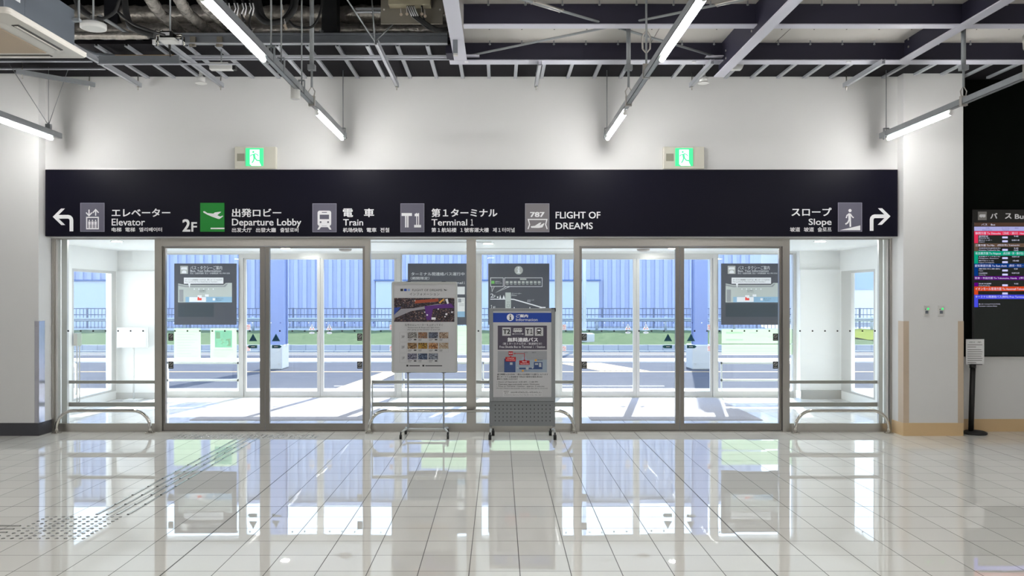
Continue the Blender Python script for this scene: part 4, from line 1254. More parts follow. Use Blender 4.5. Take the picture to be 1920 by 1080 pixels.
# hangers
def hanger(x, y, z0, z1, lab, r=.005, bracket=True):
    t = thing('hanger_rod', lab, 'hanger rod', (x, y, z1), 'rods that hang the lighting rails')
    MB().cyl((x, y, z0), (x, y, z1), r, 8).build('rod', M_GALV, t)
    if bracket:
        MB().box(x - .028, x - .023, y - .02, y + .02, z0 - .08, z0 + .05).box(x + .023, x + .028, y - .02, y + .02, z0 - .08, z0 + .05).box(x - .028, x + .028, y - .02, y + .02, z0 + .046, z0 + .052).build('clamp', M_GALV, t)
    return t
for X, nm in zip(LX[1:], names[1:]):
    hanger(X, 9.42, 3.50, 4.216, 'thin steel rod holding the wall end of ' + nm)
X = LX[0]
t = thing('hanger_wires', 'three thin wires spreading up from the end of the far left rail', 'wire', (X, 9.3, 4.2), None)
for dx, dy in ((-.38, -.1), (0, 0), (.20, .05)):
    MB().cyl((X, 9.30, 3.56), (X + dx, 9.30 + dy, 4.216), .004, 6).build('wire', M_GALV, t)
MB().box(X - .028, X + .028, 9.28, 9.32, 3.515, 3.57).build('clamp', M_GALV, t)
# shackle hangers of the three right rails beside the first tube
for X, nm in ((LX[1], names[1]), (LX[2], names[2]), (LX[3], names[3])):
    y = 7.85
    t = thing('rail_support', 'steel tube support with clamp at the gap in ' + nm, 'support', (X, y, 4.33), 'tube supports over the gaps in the rails')
    zt = 5.34 if X < -.4 else 4.335
    MB().cyl((X, y, 3.80), (X, y, zt), .021, 12).build('support_tube', M_GALV, t)
    MB().cyl((X, y, 3.62), (X, y, 3.80), .011, 10).build('support_rod', M_GALV, t)
    MB().box(X - .035, X + .035, y - .03, y + .03, 3.78, 3.83).build('clamp', M_GALV, t)
    MB().tube([(X - .02, y, 3.53), (X - .03, y, 3.58), (X, y, 3.63), (X + .03, y, 3.58), (X + .02, y, 3.53)], .006, 8).build('shackle', M_STEEL, t)
    MB().box(X - .03, X + .03, y - .02, y + .02, 3.44, 3.535).build('collar', M_STEEL, t)
for X, nm in ((LX[2], names[2]), (LX[3], names[3])):
    y = 6.9
    t = thing('shackle_hanger', 'bundle of shackles holding ' + nm + ' below the beam', 'hanger', (X, y, 4.15), 'shackle hangers on the beams')
    MB().cyl((X, y, 3.56), (X, y, 4.335), .009, 8).build('rod', M_GALV, t)
    MB().tube([(X - .03, y, 3.7), (X - .035, y, 3.8), (X, y, 3.86), (X + .035, y, 3.8), (X + .03, y, 3.7), (X, y, 3.66), (X - .03, y, 3.7)], .008, 8).build('shackle', M_STEEL, t)
    MB().box(X - .03, X + .03, y - .02, y + .02, 3.45, 3.57).build('collar', M_STEEL, t)
# rods on the rail left of the middle
for y, dx in ((6.75, 0), (6.45, 0), (7.45, 0)):
    hanger(LX[1] + dx, y, 3.53, 5.34, {6.75: 'thin rod on the left middle rail, beside the coil of cable', 6.45: 'thin rod on the left middle rail, nearest the upper tube', 7.45: 'thin rod on the left middle rail, beside the tube support'}[y], .007)
# cylinder lamp
t = thing('cylinder_light', 'small white cylinder spotlight hanging beside the left middle rail', 'light', (PX(555, 8.4), 8.4, 3.85))
xx = PX(554, 7.3); z0 = PZ(186, 7.3); z1 = PZ(158, 7.3)
t.location = (xx, 7.3, z1); WORLD_LOC[t.name] = Vector(t.location)
MB().lathe((xx, 7.3, z0), [(.036, 0), (.042, .004), (.042, z1 - z0)], 24).build('lamp_body', M_WHITEP, t)
MB().lathe((xx, 7.3, z0 - .002), [(.030, 0), (.030, .004)], 20).build('lens', mat('frosted_lens', (.8, .8, .8), .3), t)
MB().box(xx, LX[1], 7.285, 7.315, z1, z1 + .012).build('arm', M_WHITEP, t)

# ------------------------------------------------------------------ steel beams
def h_beam_x(x0, x1, y, zb, h, w, lab, name='steel_beam', grp='beams across the hall'):
    t = thing(name, lab, 'beam', ((x0 + x1) / 2, y, zb), grp)
    MB().box(x0, x1, y - w / 2, y + w / 2, zb, zb + .010).build('bottom_flange', M_FLANGE, t)
    MB().box(x0, x1, y - .006, y + .006, zb + .010, zb + h).build('web', M_NAVY, t)
    return t
hb1 = h_beam_x(-.53, XR, 8.80, 4.125, .21, .15, 'dark steel beam across the right half, nearest the wall')
hb2 = h_beam_x(-.33, XR, 7.63, 4.125, .21, .11, 'dark steel beam across the right half, next but one from the wall')
hb3 = h_beam_x(-.33, XR, 6.45, 4.125, .21, .11, 'dark steel beam across the right half, third from the wall')
h_beam_x(-.33, XR, 5.2, 4.125, .21, .11, 'dark steel beam across the right half, fourth from the wall')
# hanging bolts on the two nearest the wall
bolt0 = None
for y, dz in ((8.72, 4.27), (7.54, 4.27)):
    for k in range(16):
        x = -.1 + .34 * k
        if bolt0 is None:
            mb = MB(); mb.cyl((0, 0, .018), (0, 0, .066), .006, 8); mb.lathe((0, 0, .022), [(.012, 0), (.012, .010)], 6)
            bolt0 = mb.build('ceiling_bolt', M_GALV)
            tag(bolt0, 'small bolt hanging from the grey ceiling boards beside a beam', 'bolt', 'bolts under the ceiling boards')
            o = bolt0
        else:
            o = bolt0.copy(); COL.objects.link(o)
        o.location = (x, y, dz)
        o['label'] = 'small bolt under the grey ceiling boards, %s from the left along the %s beam' % (ORD[k], 'nearest' if y > 8 else 'second')
# screws in the ceiling boards
mb = MB()
for y in (8.05, 8.35, 7.85, 7.1, 7.4):
    for k in range(24):
        mb.lathe((-.1 + .33 * k, y, 4.332), [(.007, 0), (.007, .003)], 6)
struct(mb, 'ceiling_board_screws', M_BLACK)
struct(MB().box(-.3, XR, 7.80, 7.804, 4.333, 4.336).box(2.95, 2.954, 7.7, 8.8, 4.333, 4.336).box(1.62, 1.624, 7.7, 8.8, 4.333, 4.336), 'ceiling_board_joints', M_BLACK)
def h_beam_y(x, y0, y1, zb, ztop, w, lab):
    t = thing('steel_girder', lab, 'girder', (x, (y0 + y1) / 2, zb), 'girders running towards the wall')
    MB().box(x - w / 2, x + w / 2, y0, y1, zb, zb + .012).build('bottom_flange', M_FLANGE, t)
    MB().box(x - .006, x + .006, y0, y1 - .01, zb + .012, ztop).build('web', M_NAVY, t)
    s = MB()
    for z in (.08, .16):
        for yy in (8.62, 7.74):
            s.cyl((x - .012, yy, zb + z + .04), (x + .012, yy, zb + z + .04), .012, 8)
    s.build('bolt', M_STEEL, t)
    return t
h_beam_y(-.41, 3.0, 8.70, 4.12, 4.333, .135, 'girder with lilac-grey underside at the edge of the grey boards, left end')
h_beam_y(2.385, 3.0, 8.92, 4.0, 4.333, .11, 'girder with lilac-grey underside in the middle, its end cut off below the beam')
h_beam_y(4.30, 3.0, 8.72, 4.12, 4.333, .11, 'girder with lilac-grey underside at the right, above the far right rail')
# grey stub channel beside the left girder
t = thing('stub_channel', 'short grey channel hanging upright beside the left girder', 'channel', (PX(853, 8.0), 8.0, 4.2))
MB().box(PX(849, 8.0), PX(858, 8.0), 8.0, 8.04, PZ(102, 8.0), 5.35).build('channel_bar', M_GALVD, t)
MB().box(PX(850, 8.0), PX(858, 8.0), 7.99, 8.05, PZ(103, 8.0), PZ(100, 8.0)).build('end_plate', M_STEEL2, t)
# navy bracket box at the beam's left end
tag(MB().box(PX(838, 8.7), PX(866, 8.7), 8.5, 8.72, 4.137, 4.30).build('beam_bracket', M_NAVY), 'dark bracket box at the left end of the beam nearest the wall', 'bracket')
# cross bracing with turnbuckles
def brace(p0, p1, tb, lab):
    t = thing('brace_rod', lab, 'brace rod', ((p0[0] + p1[0]) / 2, (p0[1] + p1[1]) / 2, p0[2]), 'crossed bracing rods under the ceiling')
    MB().cyl(p0, p1, .012, 10).build('rod', M_GALV, t)
    a = Vector(p0).lerp(Vector(p1), tb - .05); b = Vector(p0).lerp(Vector(p1), tb + .05)
    d = (b - a).normalized(); s = Vector((-d.y, d.x, 0)) * .022
    m = MB()
    m.cyl(a + s, b + s, .009, 8).cyl(a - s, b - s, .009, 8).cyl(a - s * 1.2, a + s * 1.2, .012, 8).cyl(b - s * 1.2, b + s * 1.2, .012, 8)
    m.build('turnbuckle', M_STEEL, t)
    MB().box(p1[0] - .09, p1[0] + .09, p1[1] - .05, p1[1] + .05, p1[2] - .012, p1[2] - .004).build('gusset_plate', M_FLANGE, t)
brace((-.30, 6.65, 4.17), (2.28, 8.72, 4.17), .28, 'bracing rod running down to the right towards the middle girder')
brace((2.30, 6.95, 4.18), (-.30, 8.72, 4.18), .10, 'bracing rod running down to the left towards the left girder')

# ------------------------------------------------------------------ battens of the dark strip
bat = None
NL = sum(1 for k in range(-13, 20) if PX(917 + 49.2 * k, 9.7) < -.5)
BG = 'battens under the dark ceiling strip'
for k in range(-13, 20):
    X = PX(917 + 49.2 * k, 9.7)
    y0 = 8.45 if X < -.5 else 8.90
    if bat is None or (y0 > 8.5 and bat[1] < 8.5):
        o = MB().box(-.019, .019, y0, 9.698, 4.190, 4.194).box(-.019, -.016, y0, 9.698, 4.190, 4.214).box(.016, .019, y0, 9.698, 4.190, 4.214).build('ceiling_batten', M_BATTEN)
        tag(o, 'long pale steel batten under the left part of the dark ceiling strip' if y0 < 8.5 else 'short pale steel batten between the steel beam and the wall', 'batten', BG + (' on the left' if y0 < 8.5 else ' on the right'))
        bat = (o, y0)
    else:
        o = bat[0].copy(); COL.objects.link(o)
    o.location = (X, 0, 0)
    n_ = k + 13
    o['label'] = ('long pale batten under the dark ceiling strip, %s from the left' % ORD[n_]) if y0 < 8.5 else ('short pale batten between beam and wall, %s right of the left girder' % ORD[n_ - NL])
# cross battens of the far left field
cb = None
for i, y in enumerate((8.62, 8.92, 9.22)):
    if cb is None:
        cb = MB().box(-8.9, -4.42, -.019, .019, 4.166, 4.170).box(-8.9, -4.42, .016, .019, 4.166, 4.190).build('cross_batten', M_BATTEN)
        o = cb
    else:
        o = cb.copy(); COL.objects.link(o)
    tag(o, ('pale batten running sideways at the far left, furthest from the wall', 'pale batten running sideways at the far left, middle of three', 'pale batten running sideways at the far left, nearest the wall')[i], 'batten')
    o.location = (0, y, 0)
# double runner channel
tag(MB().box(-4.3, -.53, 8.66, 8.69, 4.145, 4.165).box(-4.3, -.53, 8.76, 8.785, 4.145, 4.165).build('runner_channel', M_BATTEN), 'pair of thin runner channels crossing under the long battens', 'channel')
# large grey C channel
t = thing('channel_beam', 'broad grey channel beam across the left half above the battens', 'beam', (-2.2, 8.44, 4.2))
MB().box(-3.5, -.53, 8.42, 8.44, 4.20, 4.31).box(-3.5, -.53, 8.38, 8.42, 4.20, 4.208).build('channel_web', M_GALVD, t)
MB().box(-3.5, -.53, 8.35, 8.38, 4.192, 4.202).build('channel_lip', M_BATTEN, t)
MB().box(-3.5, -.53, 8.40, 8.42, 4.29, 4.315).build('channel_top', M_GALVD, t)
t = thing('channel_beam', 'lower grey channel beam at the far left beside the air conditioner', 'beam', (-4.6, 8.3, 4.1))
MB().box(PX(185, 8.3), PX(335, 8.3), 8.30, 8.32, PZ(120, 8.3), PZ(104, 8.3)).build('channel_web', M_GALVD, t)
MB().box(PX(185, 8.3), PX(450, 8.3), 8.27, 8.30, PZ(122, 8.3), PZ(120, 8.3)).build('channel_lip', M_BATTEN, t)

# carrier channels that stop just short of the wall, with a bolt at the end
def carrier(px_end, y0, y1, lab):
    z = 4.055
    X = PX(px_end, 9.58)
    t = thing('carrier_channel', lab, 'channel', (X, (y0 + y1) / 2, z), 'carrier channels ending short of the wall')
    MB().box(X - .019, X + .019, y0, y1, z, z + .003).box(X - .019, X - .016, y0, y1, z, z + .05).box(X + .016, X + .019, y0, y1, z, z + .05).build('channel_bar', M_BATTEN, t)
    MB().cyl((X, y1 - .06, z - .045), (X, y1 - .06, 4.216), .006, 8).build('end_bolt', M_STEEL, t)
    MB().lathe((X, y1 - .06, z - .015), [(.014, 0), (.014, .012)], 6).build('nut', M_STEEL, t)
carrier(263, 7.9, 9.58, 'carrier channel below the dark strip, first from the left with its end bolt')
carrier(417, 7.7, 9.58, 'carrier channel below the dark strip, in front of the white ceiling speaker')
carrier(745, 7.95, 9.58, 'carrier channel below the dark strip, its far end right of the left middle rail')
carrier(1005, 8.65, 9.58, 'short carrier channel below the dark strip near the middle')
carrier(1295, 8.60, 9.58, 'short carrier channel below the dark strip beside the right ceiling speaker')
carrier(1583, 8.60, 9.58, 'short carrier channel below the dark strip at the right, before the far right rail')
# slanting far left channel
t = thing('carrier_channel', 'carrier channel slanting across the far left above the hanger wires', 'channel', (-4.9, 9.3, 4.05))
a, b = Vector((PX(30, 9.0), 9.0, PZ(138, 9.0))), Vector((PX(178, 9.5), 9.5, PZ(163, 9.5)))
d = (b - a).normalized(); n = d.cross(Vector((0, 0, 1))).normalized() * .02
mb = MB()
for (s, z0, z1) in ((1, 0, .05), (-1, 0, .05)):
    q = [a + n * s, b + n * s, b + n * s * .8, a + n * s * .8]
    vs = [mb.bm.verts.new(p + Vector((0, 0, z0))) for p in q] + [mb.bm.verts.new(p + Vector((0, 0, z1))) for p in q]
    for f_ in ((0, 1, 2, 3), (7, 6, 5, 4), (0, 4, 5, 1), (1, 5, 6, 2), (2, 6, 7, 3), (3, 7, 4, 0)):
        mb.bm.faces.new([vs[i] for i in f_])
q = [a + n, b + n, b - n, a - n]
vs = [mb.bm.verts.new(p) for p in q] + [mb.bm.verts.new(p + Vector((0, 0, .004))) for p in q]
for f_ in ((0, 1, 2, 3), (7, 6, 5, 4), (0, 4, 5, 1), (1, 5, 6, 2), (2, 6, 7, 3), (3, 7, 4, 0)):
    mb.bm.faces.new([vs[i] for i in f_])
mb.build('channel_bar', M_GALV, t)
m = MB()
for p in (a + d * .06, b - d * .06):
    m.cyl(p + Vector((0, 0, -.045)), p + Vector((0, 0, .16)), .006, 8)
m.build('end_bolt', M_STEEL, t)

# ------------------------------------------------------------------ air conditioner cassette
Zp = 3.342
xr, yf, yn = -2.975, 5.95, 4.98
xl = xr - .97
ac = thing('ceiling_air_conditioner', 'cream ceiling cassette air conditioner hanging at the top left', 'air conditioner', ((xl + xr) / 2, (yf + yn) / 2, Zp))
M_AC = mat('cream_white_plastic', (.66, .63, .58), .35)
mb = MB()
# fascia ring with a rounded recessed centre
def rrect(cx, cy, hx, hy, r, z, bm, n=6):
    out = []
    for sx, sy, a0 in ((1, 1, 0), (-1, 1, 90), (-1, -1, 180), (1, -1, 270)):
        for i in range(n + 1):
            a = math.radians(a0 + 90 * i / n)
            out.append(bm.verts.new((cx + sx * (hx - r) + r * math.cos(a), cy + sy * (hy - r) + r * math.sin(a), z)))
    return out
cx_, cy_ = (xl + xr) / 2, (yf + yn) / 2
bm = mb.bm
L = [rrect(cx_, cy_, .485, .485, .03, Zp + .035, bm), rrect(cx_, cy_, .485, .485, .03, Zp + .012, bm), rrect(cx_, cy_, .475, .475, .03, Zp, bm), rrect(cx_, cy_, .35, .35, .09, Zp - .006, bm), rrect(cx_, cy_, .31, .31, .05, Zp - .014, bm)]
for A, Bq in zip(L, L[1:]):
    for i in range(len(A)):
        j = (i + 1) % len(A)
        bm.faces.new((A[i], A[j], Bq[j], Bq[i])).smooth = False
bm.faces.new(L[-1]); bm.faces.new(list(reversed(L[0])))
mb.build('fascia', M_AC, ac)
MB().box(cx_ - .29, cx_ + .29, cy_ - .29, cy_ + .29, Zp - .020, Zp - .013).build('intake_panel', mat('tan_intake_panel', (.50, .39, .28), .5), ac, bevel=.01)
for k, (dx, dy) in enumerate(((1, 0), (-1, 0), (0, 1), (0, -1))):
    cx2, cy2 = cx_ + dx * .395, cy_ + dy * .395
    hx, hy = (.028, .27) if dx else (.27, .028)
    o = MB().box(cx2 - hx, cx2 + hx, cy2 - hy, cy2 + hy, Zp - .008, Zp + .01).build('air_slot', mat('dark_slot', (.035, .03, .028), .5), ac, bevel=.012)
    MB().box(cx2 - hx * (.3 if dx else .95), cx2 + hx * (.3 if dx else .95), cy2 - hy * (.95 if dx else .3), cy2 + hy * (.95 if dx else .3), Zp - .012, Zp - .007).build('louvre', M_AC, o)
MB().box(cx_ - .42, cx_ + .42, cy_ - .42, cy_ + .42, Zp + .035, Zp + .33).build('casing', M_GREYBOX, ac, bevel=.004)
MB().box(cx_ + .4201, cx_ + .422, cy_ - .20, cy_ + .02, Zp + .08, Zp + .24).build('access_cover', M_GREYBOX, ac)
MB().box(cx_ + .420, cx_ + .4215, cy_ - .415, cy_ - .25, Zp + .14, Zp + .29).build('rating_label', M_STICKW, ac)
m = MB()
for sx in (-1, 1):
    for sy in (-1, 1):
        m.cyl((cx_ + sx * .46, cy_ + sy * .40, Zp + .25), (cx_ + sx * .46, cy_ + sy * .40, 5.34), .008, 8)
        m.box(cx_ + sx * .44 - .03, cx_ + sx * .44 + .03, cy_ + sy * .40 - .02, cy_ + sy * .40 + .02, Zp + .24, Zp + .26)
m.build('hanging_rod', M_GALV, ac)

# round white detector
Y = 6.7
z = PZ(55, Y)
o = thing('smoke_detector', 'round white detector disc hanging among the cables right of the air conditioner', 'smoke detector', (PX(175, Y), Y, z + .05))
MB().lathe((PX(175, Y), Y, z), [(.085, 0), (.100, .006), (.100, .045), (.05, .05)], 28).build('detector_body', M_WHITEP, o)
MB().cyl((PX(175, Y), Y, z + .05), (PX(175, Y), Y, 5.34), .008, 8).build('hanging_rod', M_GALV, o)
MB().box(PX(166, Y), PX(184, Y), Y - .03, Y + .03, z + .05, z + .07).build('mounting_plate', M_GALVD, o)

# ceiling speakers
def speaker(px, py, Y, lab):
    x, z = PX(px, Y), PZ(py, Y)
    o = thing('ceiling_speaker', lab, 'speaker', (x, Y, z + .14), 'white recessed speakers hanging below the strip')
    MB().lathe((x, Y, z), [(.062, 0), (.066, .004), (.060, .010), (.044, .014)], 24).build('speaker_rim', M_WHITEP, o)
    MB().lathe((x, Y, z + .012), [(.044, 0), (.044, .06), (.030, .068)], 20).build('speaker_can', M_WHITEP, o)
    MB().box(x - .018, x + .018, Y - .015, Y + .015, z + .08, z + .13).build('bracket', M_WHITEP, o)
    MB().cyl((x, Y, z + .13), (x, Y, 4.216), .005, 8).build('hanging_rod', M_GALV, o)
speaker(377, 157, 9.2, 'white ceiling speaker hanging by the second carrier channel from the left')
speaker(1319, 157, 9.2, 'white ceiling speaker hanging beside the cut-off middle girder')
# white box camera
Y = 8.55
o = thing('security_camera', 'white box camera with a dark lens under the long battens', 'camera', (PX(418, Y), Y, PZ(118, Y)))
MB().box(PX(394, Y), PX(438, Y), Y - .04, Y + .04, PZ(132, Y), PZ(122, Y)).build('camera_body', M_WHITEP, o, bevel=.012)
MB().box(PX(434, Y), PX(443, Y), Y - .035, Y + .035, PZ(131.5, Y), PZ(123.5, Y)).build('lens_hood', M_BLACK, o, bevel=.006)
MB().box(PX(396, Y), PX(430, Y), Y - .05, Y + .05, PZ(121.5, Y), PZ(119, Y)).build('bracket', M_WHITEP, o, bevel=.004)
MB().cyl((PX(415, Y), Y, PZ(120, Y)), (PX(415, Y), Y, 4.192), .008, 8).build('hanging_rod', M_GALV, o)
# white wedge unit behind the cut-off girder
Y = 8.95
o = thing('sensor_unit', 'white wedge-shaped sensor behind the end of the middle girder', 'sensor', (PX(1385, Y), Y, PZ(122, Y)))
MB().prism([(PX(1371, Y), PZ(131.5, Y)), (PX(1389, Y), PZ(131.5, Y)), (PX(1394, Y), PZ(120, Y)), (PX(1376, Y), PZ(120, Y))], Y - .05, Y + .03).build('sensor_body', M_WHITEP, o)
MB().cyl((PX(1385, Y), Y, PZ(121, Y)), (PX(1385, Y), Y, 4.192), .008, 8).build('hanging_rod', M_GALV, o)
# small clip tabs under the beam
c0 = None
for px in (875, 1299, 1588):
    Y = 8.8
    o = MB().box(PX(px - 3.5, Y), PX(px + 3.5, Y), Y - .06, Y - .03, 4.112, 4.125).build('beam_clip', M_STICKW)
    tag(o, {875: 'small white clip under the nearest beam, at its left end', 1299: 'small white clip under the nearest beam, beside the right middle rail', 1588: 'small white clip under the nearest beam, towards the right'}[px], 'clip')

# ------------------------------------------------------------------ services in the open ceiling on the left
def duct(path, r, lab, m=None, grp='foil-wrapped pipes in the open ceiling'):
    p = []
    for i in range(len(path) - 1):
        a, b = Vector(path[i]), Vector(path[i + 1])
        n = max(2, int((b - a).length / .05))
        p += [a.lerp(b, k / n) for k in range(n)]
    p.append(Vector(path[-1]))
    rr = [r * (1 + .07 * math.sin(i * 1.9) + .05 * math.sin(i * .7)) for i in range(len(p))]
    mb = MB()
    N = len(p)
    mb.tube(p, (lambda u: rr[min(N - 1, int(u * (N - 1) + .5))]), 16)
    return tag(mb.build('foil_pipe', m or M_FOIL), lab, 'pipe', grp)
def up(px, py, z):          # place on the horizontal plane at height z
    Y = F * (H - z) / (py - CY)
    return (PX(px, Y), Y, z)
duct([up(262, -30, 4.45), up(300, 25, 4.45), up(350, 68, 4.45)], .055, 'silver foil flexible pipe, left of the three slanting at the top left')
duct([up(318, -30, 4.45), up(352, 25, 4.45), up(408, 72, 4.45)], .055, 'silver foil flexible pipe, middle of the three slanting at the top left')
duct([up(358, -30, 4.45), up(395, 20, 4.45), up(450, 72, 4.45)], .055, 'silver foil flexible pipe, right of the three slanting at the top left')
duct([(-5.2, 9.05, 4.72), (-.47, 9.05, 4.72)], .105, 'thick foil-wrapped pipe running across, upper of the long pair')
duct([(-4.6, 8.95, 4.52), (-.47, 8.95, 4.52)], .075, 'foil-wrapped pipe running across, lower of the long pair')
duct([(-4.8, 8.2, 4.22), (-3.5, 8.2, 4.22)], .035, 'thin foil pipe at the far left behind the round detector')
# dark vertical duct
tag(MB().box(PX(606, 8.7), PX(634, 8.7), 8.62, 8.80, 4.33, 5.34).build('downpipe', mat('black_downpipe', (.012, .013, .016), .6)), 'dark square downpipe in front of the long foil pipes', 'downpipe')
tag(MB().box(PX(195, 8.9), PX(220, 8.9), 8.9, 9.1, 4.25, 5.34).build('downpipe', mat('black_downpipe_left', (.012, .013, .02), .6)), 'dark square downpipe right of the air conditioner', 'downpipe')
# cable tray edges
def bar(p0, p1, r, lab, m=None, name='conduit', cat='conduit', grp=None):
    return tag(MB().cyl(p0, p1, r, 10).build(name, m or M_GALV), lab, cat, grp)
bar(up(240, 50, 4.3), up(345, 100, 4.3), .022, 'grey conduit slanting above the left channel beam', M_GALVD)
bar(up(186, 30, 4.3), up(300, 98, 4.3), .016, 'pale conduit slanting behind the round detector')
bar(up(600, 58, 4.4), up(634, 68, 4.4), .015, 'short slanting conduit by the tube support of the left middle rail')
# bent cable tray at the left
t = thing('cable_tray', 'curved grey cable tray edge sweeping down right of the air conditioner', 'cable tray', up(250, 90, 4.15))
MB().tube([up(140, 88, 4.12), up(180, 104, 4.12), up(230, 108, 4.12), up(300, 110, 4.12)], .03, 8).build('tray_edge', M_GALVD, t)
# black cables
def spline(pts, n=8):
    P = [Vector(p) for p in pts]
    P = [P[0]] + P + [P[-1]]
    out = []
    for i in range(1, len(P) - 2):
        for k in range(n):
            u = k / n
            a, b, c, d_ = P[i - 1], P[i], P[i + 1], P[i + 2]
            out.append(.5 * ((2 * b) + (-a + c) * u + (2 * a - 5 * b + 4 * c - d_) * u * u + (-a + 3 * b - 3 * c + d_) * u ** 3))
    out.append(P[-2])
    return out
def cable(pts, r, lab, grp='black cables in the open ceiling'):
    return tag(MB().tube(spline(pts), r, 8).build('cable', M_RUBBER), lab, 'cable', grp)
def at(px, py, Y): return (PX(px, Y), Y, PZ(py, Y))
cable([at(233, -10, 7.4), at(238, 30, 7.4), at(250, 52, 7.4), at(290, 66, 7.4)], .03, 'thick black cable sweeping down at the top left')
cable([at(140, -10, 6.9), at(150, 15, 6.9), at(172, 32, 6.9)], .025, 'black cable ending at the round detector')
cable([at(225, -5, 6.9), at(215, 22, 6.9), at(195, 34, 6.9), at(182, 33, 6.9)], .014, 'thin black cable looping right of the round detector')
cable([at(218, 20, 7.2), at(250, 45, 7.2), at(290, 60, 7.2), at(310, 66, 7.6)], .012, 'thin black cable running down to the small junction box')
for k, (dx, r) in enumerate(((0, .028), (10, .02), (22, .02))):
    cable([at(478 + dx * .3, -10, 7.6), at(484 + dx * .4, 28, 7.6), at(505 + dx * .2, 42, 7.6), at(535 - dx * .2, 36, 7.6), at(552 - dx * .3, 15, 7.6), at(555 - dx * .2, -10, 7.6)], r,
          ('thick outer black cable of the coil above the left middle rail', 'middle black cable of the coil above the left middle rail', 'inner black cable of the coil above the left middle rail')[k])
cable([at(540, 37, 7.8), at(555, 50, 7.8), at(585, 50, 7.8), at(600, 25, 7.8), at(605, -10, 7.8)], .012, 'thin black cable looping right of the coil')
# junction board
Yj = 7.9
jb = thing('junction_board', 'taupe board with a cream junction box and tagged cables at the top centre', 'junction box', (PX(772, Yj), Yj + .05, 5.0))
MB().box(PX(714, Yj), PX(830, Yj), Yj, Yj + .02, PZ(44.5, Yj), 5.0).build('back_board', M_BOARD, jb)
MB().box(PX(731, Yj), PX(809, Yj), Yj - .12, Yj, PZ(8, Yj - .12), 5.0).build('cream_box', M_CREAMBOX, jb, bevel=.004)
MB().box(PX(740, Yj), PX(800, Yj), Yj - .10, Yj - .02, PZ(13, Yj), PZ(8.5, Yj)).build('cable_slot', M_BLACK, jb)
m = MB()
for p in ((720, 18), (825, 18), (838, 18)):
    m.cyl(at(p[0], p[1], Yj - .006), at(p[0], p[1], Yj), .009, 8)
m.build('screw', M_STEEL, jb)
MB().box(PX(830, Yj), PX(845, Yj), Yj + .01, Yj + .03, PZ(25, Yj), 5.0).build('side_board', M_BOARD, jb)
tg0 = None
for px, py in ((752, 27), (763, 26), (791, 26), (797, 30), (847.5, 27), (530, 21), (534, 48), (536, 53)):
    Yt = Yj - .14 if px > 700 else 7.57
    o = MB().cyl((PX(px, Yt), Yt, PZ(py, Yt)), (PX(px, Yt), Yt + .006, PZ(py, Yt)), .014, 14).build('cable_tag', mat('cream_tag', (.6, .5, .4), .5))
    tag(o, ('small round cream tag below the junction board, %s from the left' % ORD[[752, 763, 791, 797, 847.5].index(px)]) if px > 700 else ('small round cream tag on the coil of black cable, %s from the top' % ORD[[21, 48, 53].index(py)]), 'tag', 'tags at the junction board' if px > 700 else 'tags at the cable coil')
    MB().cyl((PX(px, Yt), Yt + .003, PZ(py, Yt)), (PX(px - 1, Yt), Yt + .003, PZ(py - 13, Yt)), .0025, 6).build('string', M_WHITEP, o)
for k in range(4):
    x = 763 + k * 4
    cable([at(x, 8, Yj - .07), at(x + 6, 26, Yj - .10), at(x + 22, 40, Yj - .10), at(x + 45, 56 - k, Yj - .05), at(838, 58 - k * 2, Yj - .02), at(850, 45, Yj), at(853, 25, Yj)], .009,
          ('black cable from the junction box, lowest of the bundle', 'black cable from the junction box, second of the bundle', 'black cable from the junction box, third of the bundle', 'black cable from the junction box, topmost of the bundle')[k], 'cable bundle from the junction box')
    tag(MB().tube([at(x + 1, 12, Yj - .09), at(x + 5, 22, Yj - .12), at(x + 9, 30, Yj - .125)], .006, 8).build('cable_sleeve', M_STICKW), 'white sleeve on the cable bundle below the junction box, %s from the left' % ORD[k], 'cable sleeve', 'white sleeves on the bundle')
cable([at(791, 10, Yj - .08), at(793, 30, Yj - .10), at(800, 45, Yj - .08), at(815, 57, Yj - .05)], .009, 'single black cable dropping from the right of the junction box')
# braces converging on the carrier start
for k, (p, lab) in enumerate(((at(648, -5, 7.2), 'thin brace rod slanting down from the upper left to the carrier by the junction board'), (at(697, -5, 7.9), 'upright thin rod down to the carrier by the junction board'), (at(738, 44, 8.2), 'thin brace rod slanting down from the junction board to the carrier'))):
    bar(p, at(703, 78, 8.0), .007, lab, None, 'brace_rod', 'brace rod')
tag(MB().box(PX(667, 7.95), PX(714, 7.95), 7.93, 7.96, PZ(24, 7.95), PZ(21.5, 7.95)).box(PX(667, 7.95), PX(714, 7.95), 7.93, 7.96, PZ(18, 7.95), PZ(15.5, 7.95)).build('slotted_channel', M_GALV), 'short slotted channel left of the junction board', 'channel')
# small junction box with pipes
Y = 7.6
t = thing('valve_box', 'small black and white control box with pipe stubs above the left carrier', 'control box', (PX(314, Y), Y, PZ(60, Y)))
MB().box(PX(303, Y), PX(325, Y), Y - .05, Y + .05, PZ(73, Y), PZ(61, Y)).build('box_body', M_BLACK, t, bevel=.005)
MB().box(PX(305.5, Y), PX(322, Y), Y - .055, Y - .05, PZ(69.5, Y), PZ(64, Y)).build('label_plate', M_STICKW, t)
MB().box(PX(304, Y), PX(333, Y), Y - .08, Y + .05, PZ(80.5, Y), PZ(75, Y)).build('drip_plate', M_WHITEP, t, bevel=.003)
m = MB()
for a_, b_, y_ in ((291, 303, 66), (325, 342, 66), (291, 306, 58), (325, 340, 70)):
    m.cyl(at(a_, y_, Y), at(b_, y_, Y), .012, 10)
for a_, y0_, y1_ in ((291, 58, 84), (296, 66, 86), (339, 66, 84), (345, 70, 86)):
    m.cyl(at(a_, y0_, Y), at(a_, y1_, Y), .008, 8)
m.build('pipe_stub', M_POLISH, t)
m = MB()
